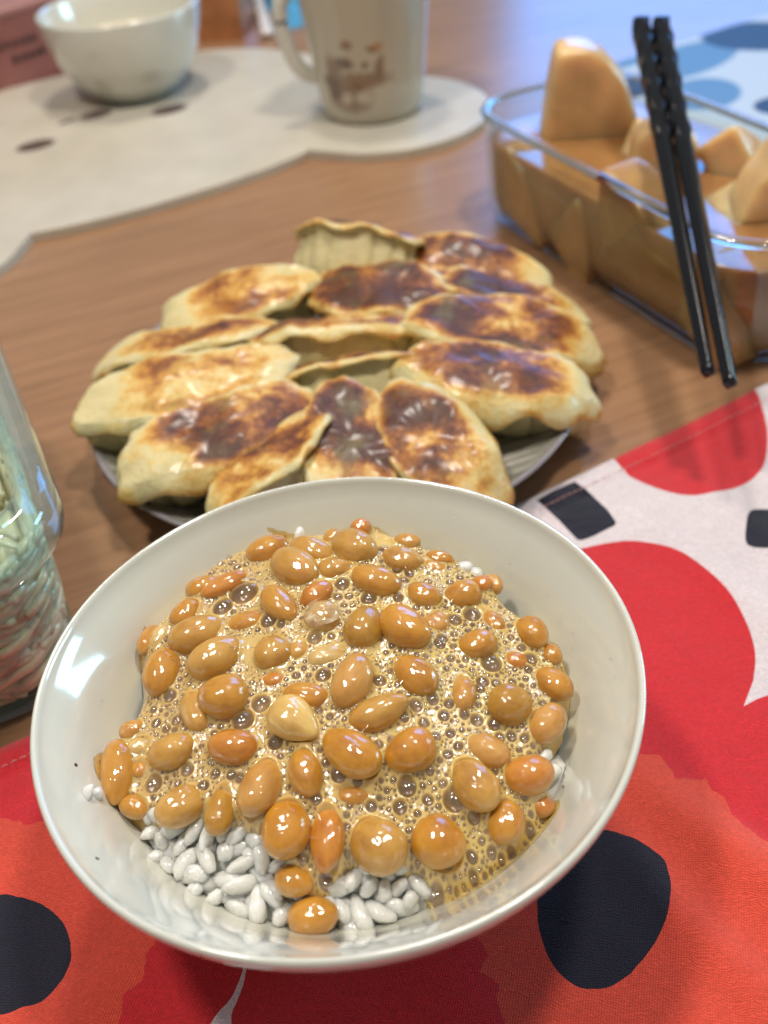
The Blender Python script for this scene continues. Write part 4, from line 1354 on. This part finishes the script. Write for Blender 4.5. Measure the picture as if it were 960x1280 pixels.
def wedge(r_, deg=95, n=9):
    return [(0, 0)] + [(r_ * math.cos(R(deg * k / n)), r_ * math.sin(R(deg * k / n))) for k in range(n + 1)]

# measured along the dish (a: towards the near end, b: away from the near side)
build_daikon([(-2.3, -2.6), (2.9, -2.6), (2.5, -0.6), (1.7, 1.0), (0.5, 2.3), (-0.6, 2.75), (-2.2, 2.6)], 2.6, -6.6, 0.2, 6.3, 62, 4, 6, "tall daikon wedge standing up at the far left end of the dish", 0.55)
build_daikon([(-1.6, -1.4), (1.6, -1.4), (1.7, 0.2), (1.0, 1.3), (-0.4, 1.6), (-1.5, 0.8)], 2.4, -1.2, 0.6, 5.2, 60, -10, 0, "rounded daikon lump in the middle, just left of the chopsticks", 0.5)
build_daikon([(-3.1, -2.2), (3.3, -2.2), (2.6, 0.2), (1.2, 2.4), (0.5, 2.9), (-0.4, 2.2), (-2.2, -0.2)], 2.8, 6.2, 1.9, 6.4, 64, -6, 0, "pointed daikon wedge rising at the right, beside the chopsticks", 0.6)
build_daikon(wedge(4.0), 2.2, -8.0, -3.24, 1.0, 0, 6, 14, "daikon piece pressed to the glass at the left end, under the broth", 0.95)
build_daikon(wedge(4.2, 80), 2.2, -3.9, -3.24, 1.6, 0, 5, 38, "daikon piece behind the middle of the near glass wall", 0.95)
build_daikon(wedge(5.0, 62), 2.3, 0.6, -3.24, 1.2, 0, 4, -28, "broad pale daikon wedge against the near glass wall below the chopsticks", 0.95)
build_daikon(wedge(3.8, 90), 2.2, 6.0, -3.24, 1.2, 0, 5, 22, "daikon piece behind the glass at the near right corner", 0.95)
build_daikon(wedge(3.4, 100), 2.4, -3.2, -0.6, 3.0, 25, -55, 10, "flat daikon slice lying half under the broth near the left", 0.8)
build_daikon(wedge(3.6, 90), 2.4, 3.0, -0.7, 3.2, -20, -62, 4, "daikon slice at the broth surface under the chopsticks", 0.8)
build_daikon(wedge(3.4, 90), 2.2, 3.2, 2.2, 3.6, 120, -40, 10, "daikon slice at the far side of the dish behind the chopsticks", 0.6)

def build_chopstick(far, tip, label):
    far, tip = Vector(far), Vector(tip)
    d = tip - far
    Ln = d.length
    ax = d.normalized()
    q = ax.to_track_quat('X', 'Z')
    root = thing("chopstick", far)
    root.rotation_mode = 'QUATERNION'
    root.rotation_quaternion = q
    tag(root, label, "chopstick", "black chopsticks across the glass dish")
    def section(x, hw, twist, n=16):
        out = []
        for k in range(n):
            a = 2 * math.pi * k / n
            c, s = math.cos(a), math.sin(a)
            e = 0.42
            y, z = hw * math.copysign(abs(c) ** e, c), hw * math.copysign(abs(s) ** e, s)
            ct, st = math.cos(twist), math.sin(twist)
            out.append((x, y * ct - z * st, y * st + z * ct))
        return out
    g = 0.42 * Ln
    rings = []
    for k in range(101):
        x = g * k / 100
        t = k / 100
        tw = 2 * math.pi * 1.35 * t
        hw = 0.41 - 0.06 * t
        rings.append(section(x, hw, tw))
    v, f = loft(rings, True, False)
    obj("twisted_grip", v, f, M['lacquer'], root)
    rings = []
    tw = 2 * math.pi * 1.35
    for k in range(41):
        t = k / 40
        x = g + (Ln - g) * t
        hw = 0.35 - 0.13 * t
        if t > 0.8:
            hw -= 0.006 * (k % 2)
        rings.append(section(x, hw, tw))
    rings.append(section(Ln + 0.03, 0.17, tw))
    v, f = loft(rings, False, True)
    obj("shaft", v, f, M['lacquer'], root)

build_chopstick((14.56, 50.14, 10.0), (11.80, 28.95, 4.34), "black chopstick across the glass dish, the left one of the pair")
build_chopstick((15.42, 49.81, 10.0), (12.28, 28.10, 4.38), "black chopstick across the glass dish, the right one with its tip nearer the camera")

# ------------------------------------------------------------------ glass storage box at the left edge
def build_box():
    A = np.array((0.38, -0.925)); A /= np.linalg.norm(A)
    B = np.array((-A[1], A[0])) * -1            # pointing left / towards the camera
    corner = np.array((-8.3, 20.6))
    hx, hy = 8.0, 6.0
    Cn = corner - A * hx + B * hy
    yaw = math.atan2(A[1], A[0])
    root = thing("glass_container", (Cn[0], Cn[1], 0.12), (0, 0, yaw))
    tag(root, "lidded glass storage box with a greenish rim, cut off by the left edge", "container")
    k = 1.0
    rings = [rr_loop(hx - 2.0, hy - 2.0, 1.8, 0.02), rr_loop(hx - 1.45, hy - 1.45, 2.2, 0.15), rr_loop(hx - 1.15, hy - 1.15, 2.4, 0.6), rr_loop(hx - 0.85, hy - 0.85, 2.6, 3.4), rr_loop(hx - 0.75, hy - 0.75, 2.6, 5.8)]
    v, f = loft(rings, True, False)
    obj("wall", v, f, M['teal_glass'], root)
    n = 10
    loops = [rr_loop(hx - 1.35 + 0.3 * math.cos(a), hy - 1.35 + 0.3 * math.cos(a), 2.2 + 0.3 * math.cos(a), 0.2 + 0.18 * math.sin(a), 12) for a in [2 * math.pi * q / n for q in range(n + 1)]]
    v, f = loft(loops)
    obj("foot_ring", v, f, M['teal_lid'], root)
    # heavy glass lid: skirt, rolled shoulder, sunken panel
    lid = thing("lid")
    lid.parent = root
    lid.location = (0, 0, 0)
    sk = [rr_loop(hx - 0.25, hy - 0.25, 2.8, 5.55, 14), rr_loop(hx - 0.05, hy - 0.05, 3.0, 5.75, 14), rr_loop(hx, hy, 3.0, 6.30, 14), rr_loop(hx - 0.08, hy - 0.08, 2.95, 6.90, 14), rr_loop(hx - 0.30, hy - 0.30, 2.8, 7.20, 14), rr_loop(hx - 0.6, hy - 0.6, 2.6, 7.32, 14),
          rr_loop(hx - 0.95, hy - 0.95, 2.4, 7.22, 14), rr_loop(hx - 1.15, hy - 1.15, 2.2, 6.95, 14), rr_loop(hx - 1.25, hy - 1.25, 2.1, 6.60, 14), rr_loop(hx - 0.95, hy - 0.95, 2.3, 6.40, 14), rr_loop(hx - 0.7, hy - 0.7, 2.5, 6.20, 14), rr_loop(hx - 0.55, hy - 0.55, 2.6, 5.75, 14), rr_loop(hx - 0.25, hy - 0.25, 2.8, 5.55, 14)]
    v, f = loft(sk)
    obj("shoulder", v, f, M['teal_lid'], lid)
    rings = [rr_loop(hx - 1.22, hy - 1.22, 2.1, 6.62, 12), rr_loop(hx - 1.6, hy - 1.6, 1.9, 6.55, 12)]
    v, f = loft(rings, False, True)
    obj("panel", v, f, M['teal_glass'], lid)
    # shredded contents
    st = thing("shredded_vegetables", (Cn[0], Cn[1], 0.5), (0, 0, yaw))
    tag(st, "pale brown shredded vegetables packed inside the glass storage box", "vegetables", None, 'stuff')
    rings = [rr_loop(hx - 1.75, hy - 1.75, 1.8, 0.05), rr_loop(hx - 1.45, hy - 1.45, 2.1, 0.5), rr_loop(hx - 1.2, hy - 1.2, 2.3, 4.0), rr_loop(hx - 1.6, hy - 1.6, 2.1, 4.6)]
    v, f = loft(rings, True, True)
    o = obj("packed_core", v, f, M['sprout'], st, smooth=False)
    mb = MB()
    rnd = random.Random(5)
    def perim(s, inset, z):
        lp = rr_loop(hx - inset, hy - inset, 2.2, z, 10)
        return lp[int(s) % len(lp)]
    Lp = 44
    for q in range(300):
        # strands lie along the near walls, sagging diagonally
        s0 = rnd.uniform(-4, 16) if q % 3 else rnd.uniform(30, 44)
        z0 = rnd.uniform(0.4, 4.7)
        ins = rnd.uniform(1.02, 1.3)
        dz = rnd.uniform(-0.6, 1.4)
        pts = []
        side = rnd.choice((0, 1))
        L0 = rnd.uniform(-hx, hx * 0.75)
        ln = rnd.uniform(3, 7)
        for t in np.linspace(0, 1, 9):
            p = L0 + ln * t
            zz = max(0.15, min(5.0, z0 + dz * t + 0.25 * math.sin(t * 4 + q)))
            tp = 0.32 * (1 - zz / 4)
            wob = 0.12 * math.sin(t * 5 + q * 1.3)
            if side == 0:          # right-hand wall (+y): walk along x then round the corner
                x = min(p, hx - 1.3 - tp)
                y = hy - ins - tp + wob * 0.5
                if p > hx - 2.6:
                    y -= (p - hx + 2.6) * 0.8
            else:                  # near end wall (+x)
                x = hx - ins - tp + wob * 0.5
                y = min(p * 0.7, hy - 1.3 - tp)
                if p * 0.7 > hy - 2.6:
                    x -= (p * 0.7 - hy + 2.6) * 0.8
            pts.append((x, y, zz))
        mb.add(*tube(pts, rnd.uniform(0.12, 0.24), 7))
    for q in range(160):           # heaped on top, seen through the lid
        x, y = rnd.uniform(-hx + 2, hx - 2), rnd.uniform(-hy + 2, hy - 2)
        an = rnd.uniform(0, 3.2)
        ln = rnd.uniform(1.5, 3.5)
        z0 = 4.6 + rnd.uniform(0, 0.7)
        pts = [(max(-hx + 1.6, min(hx - 1.6, x + math.cos(an) * ln * (t - .5))), max(-hy + 1.6, min(hy - 1.6, y + math.sin(an) * ln * (t - .5) + 0.3 * math.sin(t * 5))), z0 + 0.2 * math.sin(t * 3 + q)) for t in np.linspace(0, 1, 7)]
        mb.add(*tube(pts, rnd.uniform(0.08, 0.15), 6))
    s = mb.build("shreds", M['sprout'], st)
    s['kind'] = 'stuff'
build_box()

# ------------------------------------------------------------------ cream table mat with ears, mug, small bowl
MU, MV = np.array((0.89, 0.45)), np.array((-0.45, 0.89))
MU, MV = MU / np.linalg.norm(MU), MV / np.linalg.norm(MV)
MC = MU * 17.7 + MV * 71.9
def mat_mat():
    m, nt, b = new_mat("cream_silicone")
    v = obj_cm(nt)
    x = sep(nt, v)
    n = noise_n(nt, v, 0.3, 3)
    base = ramp(nt, n, [(0.3, (0.47, 0.43, 0.35)), (0.7, (0.54, 0.495, 0.41))])
    for cx, cy_, rx, ry, rot in ((-4.9, 0.3, 1.35, 0.95, 0), (5.0, 0.3, 1.35, 0.95, 0), (0.4, 3.3, 1.2, 0.85, 0), (-1.6, 3.5, 0.9, 0.25, 20)):
        base = mixc(nt, ellipse_mask(nt, x[0], x[1], cx, cy_, rx, ry, rot), base, (0.085, 0.055, 0.045))
    nt.links.new(base, b.inputs['Base Color'])
    b.inputs['Roughness'].default_value = 0.42
    bump(nt, b, noise_n(nt, v, 5, 2), 0.06, 0.001)
    return m
M['mat'] = mat_mat()
def build_mat():
    # outline in mat coordinates: an oval with two round lobes on the near side
    ang = np.linspace(0, 2 * math.pi, 720, endpoint=False)
    pts = []
    hx, hy = 19.0, 14.8
    lobes = ((16.2, -10.9, 7.4), (-16.2, -10.9, 7.4))
    for a in ang:
        c, s = math.cos(a), math.sin(a)
        best = (abs(c / hx) ** 2.4 + abs(s / hy) ** 2.4) ** (-1 / 2.4)
        for lx, ly, lr in lobes:
            bq = lx * c + ly * s
            disc = bq * bq - (lx * lx + ly * ly - lr * lr)
            if disc > 0:
                best = max(best, bq + math.sqrt(disc))
        pts.append((best * c, best * s))
    rings = [[(x, y, 0.0) for x, y in pts], [(x, y, 0.50) for x, y in pts]]
    for k in (0.997, 0.99):
        rings.append([(x * k, y * k, 0.54 if k > 0.995 else 0.56) for x, y in pts])
    v, f = loft(rings, True, True)
    o = obj("table_mat", v, f, M['mat'], loc=(MC[0], MC[1], 0.02), rot=(0, 0, math.atan2(MU[1], MU[0])))
    for p in o.data.polygons:
        p.use_smooth = False
    tag(o, "cream table mat with round ear-like lobes under the mug and small bowl", "table mat")
build_mat()

def mat_mug():
    m, nt, b = new_mat("cream_mug_glaze")
    v = obj_cm(nt)
    x = sep(nt, v)
    base = (0.46, 0.415, 0.325)
    wob = noise_n(nt, v, 1.6, 3)
    vx = mth(nt, 'ADD', x[0], mth(nt, 'MULTIPLY', mth(nt, 'SUBTRACT', wob, 0.5), 0.7))
    vz = mth(nt, 'ADD', x[2], mth(nt, 'MULTIPLY', mth(nt, 'SUBTRACT', noise_n(nt, v, 2.1, 3), 0.5), 0.7))
    front = mth(nt, 'LESS_THAN', x[1], 0.0)
    brown, dark, orange, cream = (0.20, 0.12, 0.075), (0.09, 0.05, 0.032), (0.42, 0.20, 0.06), (0.50, 0.43, 0.33)
    for cx, cz, rx, rz, rot, cc in ((-0.9, 3.0, 2.0, 0.55, 4, brown), (-1.4, 1.9, 1.3, 0.95, 0, brown), (-1.75, 1.9, 0.35, 0.4, 0, cream), (-0.6, 1.9, 0.5, 0.45, 0, cream), (-2.4, 3.9, 0.45, 0.75, 20, brown), (-1.7, 4.15, 0.55, 0.35, -25, dark),
                                    (-1.5, 5.3, 0.4, 0.25, 0, brown), (0.35, 5.1, 0.42, 0.28, 0, orange), (0.1, 5.0, 0.22, 0.22, 0, brown), (0.55, 3.9, 0.3, 0.7, -10, brown), (-0.4, 4.0, 0.25, 0.2, 0, dark), (-2.6, 2.6, 0.4, 0.9, 10, dark)):
        mk = mth(nt, 'MULTIPLY', ellipse_mask(nt, vx, vz, cx, cz, rx, rz, rot, 0.25), front)
        base = mixc(nt, mth(nt, 'MULTIPLY', mk, 0.8), base, cc)
    nt.links.new(base, b.inputs['Base Color'])
    b.inputs['Roughness'].default_value = 0.15
    b.inputs['Coat Weight'].default_value = 0.4
    return m
M['mug'] = mat_mug()
def build_mug():
    root = thing("mug", (2.2, 70.3, 0.59))
    tag(root, "cream mug with small brown and orange printed pictures on the mat lobe", "mug")
    prof = [(0, 0.12), (2.7, 0.1), (2.85, 0.0), (3.15, 0.03), (3.4, 0.3), (3.5, 0.8), (3.75, 3.0), (4.1, 6.5), (4.35, 9.2), (4.38, 9.5), (4.28, 9.6), (4.16, 9.5), (4.1, 9.2), (3.85, 6.5), (3.5, 3.0), (3.2, 0.9), (2.6, 0.6), (0, 0.55)]
    v, f = lathe(prof, 96)
    obj("body", v, f, M['mug'], root)
    pts = smooth_path([(-3.4, -0.4, 2.7), (-4.0, -0.5, 2.8), (-4.7, -0.6, 3.4), (-5.2, -0.65, 4.6), (-5.5, -0.65, 6.2), (-5.3, -0.65, 7.5), (-4.7, -0.6, 8.1), (-3.9, -0.4, 8.1)], 6)
    v, f = tube(pts, [0.56] * len(pts), 14, 0.9)
    obj("handle", v, f, M['white_glaze'], root)
build_mug()

def build_small_bowl():
    bx, by = -15.2, 79.5
    o_prof = [(0, 0.5), (2.0, 0.55), (3.2, 1.0), (4.2, 1.9), (4.9, 3.1), (5.3, 4.5), (5.55, 5.9), (5.62, 6.05), (5.74, 6.1), (5.84, 6.05), (5.86, 5.9), (5.62, 4.4), (5.2, 2.9), (4.45, 1.6), (3.5, 0.65), (2.9, 0.2), (2.7, 0.0), (2.4, 0.0), (2.3, 0.2), (0, 0.25)]
    v, f = lathe(o_prof, 96)
    o = obj("white_bowl", v, f, M['white_glaze'], loc=(bx, by, 0.59))
    tag(o, "plain white bowl on the mat at the top left corner", "bowl")
    v, f = lathe([(0, 0.0), (3.0, 0.0), (4.8, 0.02), (5.08, 0.06)], 64)
    s = obj("pale_soup", v, f, M['soup'], loc=(bx, by, 0.59 + 3.75))
    tag(s, "pale creamy soup in the white bowl at the top left", "soup")
    bm = bmesh.new()
    bmesh.ops.create_icosphere(bm, subdivisions=2, radius=1)
    for w in bm.verts:
        w.co = Vector((w.co.x * 0.85, w.co.y * 0.6, w.co.z * 0.3)) * C * (1 + 0.3 * noise.noise(w.co * 2))
    me = bpy.data.meshes.new("food_scrap")
    bm.to_mesh(me); bm.free()
    me.materials.append(M['crumb'])
    q = link("food_scrap", me, None, (bx - 2.6, by - 2.2, 0.59 + 3.9))
    tag(q, "small brown scrap floating in the white bowl's pale soup", "food scrap")
build_small_bowl()

# ------------------------------------------------------------------ things at the far side of the table
def build_far_things():
    # maroon carton lying behind the mat
    dx, dy = 0.751, 0.660
    cx, cy_ = -26.7 + dx * 1.0 - dy * 4.0, 83.2 + dy * 1.0 + dx * 4.0
    root = thing("carton", (cx, cy_, 0.02), (0, 0, math.atan2(dy, dx)))
    tag(root, "maroon carton with blurred dark print standing behind the white bowl", "carton")
    def box(hx, hy, z0, z1, ch=0.3):
        return loft([rr_loop(hx, hy, ch, z0, 3), rr_loop(hx, hy, ch, z1 - 0.15, 3), rr_loop(hx - 0.15, hy - 0.15, ch, z1, 3)], True, True)
    v, f = box(12, 4, 0, 6.0)
    obj("box_body", v, f, M['carton'], root, smooth=False)
    v, f = box(12.06, 4.06, 5.55, 6.06)
    obj("lid_edge", v, f, M['carton_edge'], root, smooth=False)
    rnd = random.Random(9)
    mb = MB()
    for row, (z0, n, x0) in enumerate(((3.5, 6, 0.1), (2.4, 5, 1.2))):
        for k in range(n):
            x = x0 + k * 0.62
            lp = [(x + 0.27 * math.cos(a) * rnd.uniform(0.6, 1.15), -4.02, z0 + 0.42 * math.sin(a) * rnd.uniform(0.6, 1.15)) for a in np.linspace(0, 2 * math.pi, 9)[:-1]]
            mb.add(lp, [tuple(range(8))])
    mb.build("print", M['print_dark'], root, smooth=False)
    # wooden box between the white bowl and the mug
    root = thing("wooden_box", (-11.6, 96.2, 0.02), (0, 0, R(-8)))
    tag(root, "orange-brown wooden box behind the mat between the white bowl and mug", "box")
    v, f = box(4.4, 3.0, 0, 6.4, 0.25)
    obj("case", v, f, M['box_wood'], root, smooth=False)
    v, f = box(4.5, 3.1, 6.42, 7.0, 0.25)
    obj("lid", v, f, M['box_wood'], root, smooth=False)
    # white plastic spoon lying behind the mat
    pts = [(-6.6, 103.5, 0.55), (-6.3, 99.5, 0.6), (-5.9, 95.5, 0.5), (-5.6, 91.9, 0.45)]
    root = thing("plastic_spoon", (-6.2, 99, 0.02))
    tag(root, "white plastic spoon lying behind the mat, left of the mug handle", "spoon")
    sp = smooth_path(pts, 6)
    v, f = tube([(p[0] + 6.2, p[1] - 99, p[2]) for p in sp], [0.45 + 0.12 * i / len(sp) for i in range(len(sp))], 10, 0.5)
    obj("handle", v, f, M['plastic'], root)
    v, f = lathe([(0, 0.15), (0.8, 0.25), (1.5, 0.6), (1.75, 0.9), (1.8, 0.85), (1.5, 0.45), (0.8, 0.08), (0, 0.0)], 32)
    obj("spoon_bowl", [(x * 0.95 - 0.5, y * 1.35 + 6.0, z + 0.1) for x, y, z in v], f, M['plastic'], root)
    # crumpled blue wrapper seen through the mug handle
    v, f = [], []
    n = 24
    for i in range(n + 1):
        for j in range(n + 1):
            x, y = (i / n - 0.5) * 5.2, (j / n - 0.5) * 12
            z = 0.7 + 0.8 * noise.noise((x * 0.7, y * 0.5, 2)) + 0.5 * abs(noise.noise((x * 1.3, y * 1.0, 8)))
            e = min(i, n - i, j, n - j) / n
            v.append((x + 0.4 * noise.noise((y * 0.6, 1, 3)), y, max(0.03, z * min(1, e * 6))))
    for i in range(n):
        for j in range(n):
            f.append((i * (n + 1) + j, (i + 1) * (n + 1) + j, (i + 1) * (n + 1) + j + 1, i * (n + 1) + j + 1))
    o = obj("blue_wrapper", v, f, M['blue_paper'], loc=(-2.9, 100.6, 0.02), rot=(0, 0, R(14)))
    tag(o, "crumpled blue wrapper behind the mug, seen through its handle", "wrapper")
build_far_things()

def mat_far_cloth():
    m, nt, b = new_mat("printed_cotton_blue_grey")
    v = obj_cm(nt)
    x = sep(nt, v)
    base = (0.44, 0.50, 0.56)
    blue, dark = (0.10, 0.20, 0.34), (0.02, 0.024, 0.04)
    for cx, cy_, rx, ry, rot, cc in ((-14.2, 11.4, 2.6, 1.2, -10, blue), (-9.8, 8.3, 5.2, 2.5, 12, blue), (-2.6, 8.6, 3.6, 4.0, 35, dark), (-14.4, 2.6, 3.2, 2.4, 30, blue), (-12.6, -2.4, 1.9, 1.6, 0, dark), (-17.0, 7.2, 1.7, 2.2, 20, dark), (5.0, 4.0, 4.5, 3.2, 0, blue), (-4.0, -4.5, 4.0, 3.0, 40, blue), (9, -6, 4, 4, 0, dark)):
        base = mixc(nt, ellipse_mask(nt, x[0], x[1], cx, cy_, rx, ry, rot, 0.06), base, cc)
    nt.links.new(base, b.inputs['Base Color'])
    b.inputs['Roughness'].default_value = 0.55
    bump(nt, b, noise_n(nt, v, 0.6, 3), 0.2, 0.004)
    return m
M['far_cloth'] = mat_far_cloth()
def build_far_cloth():
    v, f = [], []
    n, m_ = 60, 44
    for i in range(n + 1):
        for j in range(m_ + 1):
            x, y = (i / n - 0.5) * 36, (j / m_ - 0.5) * 24
            e = min(i, n - i, j, m_ - j)
            z = 0.10 + 0.10 * noise.noise((x * 0.15, y * 0.15, 4)) + 0.05
            v.append((x, y, 0.012 if e == 0 else max(0.05, z)))
    for i in range(n):
        for j in range(m_):
            k = i * (m_ + 1) + j
            f.append((k, k + m_ + 1, k + m_ + 2, k + 1))
    d = np.array((0.875, 0.484))
    nn = np.array((0.484, -0.875))
    c = np.array((16.6, 74.2)) + d * 18 + nn * 12
    o = obj("far_placemat", v, f, M['far_cloth'], loc=(c[0], c[1], 0.0), rot=(0, 0, math.atan2(d[1], d[0])))
    tag(o, "white placemat printed with blue-grey petals and dark blotches behind the glass dish", "placemat")
build_far_cloth()

# ------------------------------------------------------------------ a stray water drop on the red print
def build_drop():
    bm = bmesh.new()
    bmesh.ops.create_icosphere(bm, subdivisions=3, radius=1)
    for w in bm.verts:
        w.co = Vector((w.co.x * 0.13, w.co.y * 0.13, max(-0.01, w.co.z * 0.085))) * C
    me = bpy.data.meshes.new("water_drop")
    bm.to_mesh(me); bm.free()
    me.materials.append(M['glass'])
    me.polygons.foreach_set('use_smooth', np.ones(len(me.polygons), dtype=bool))
    o = link("water_drop", me, None, (8.92, 24.54, 0.18))
    tag(o, "tiny clear drop sitting on the red print near the white band", "water drop")
build_drop()
bpy.context.view_layer.update()
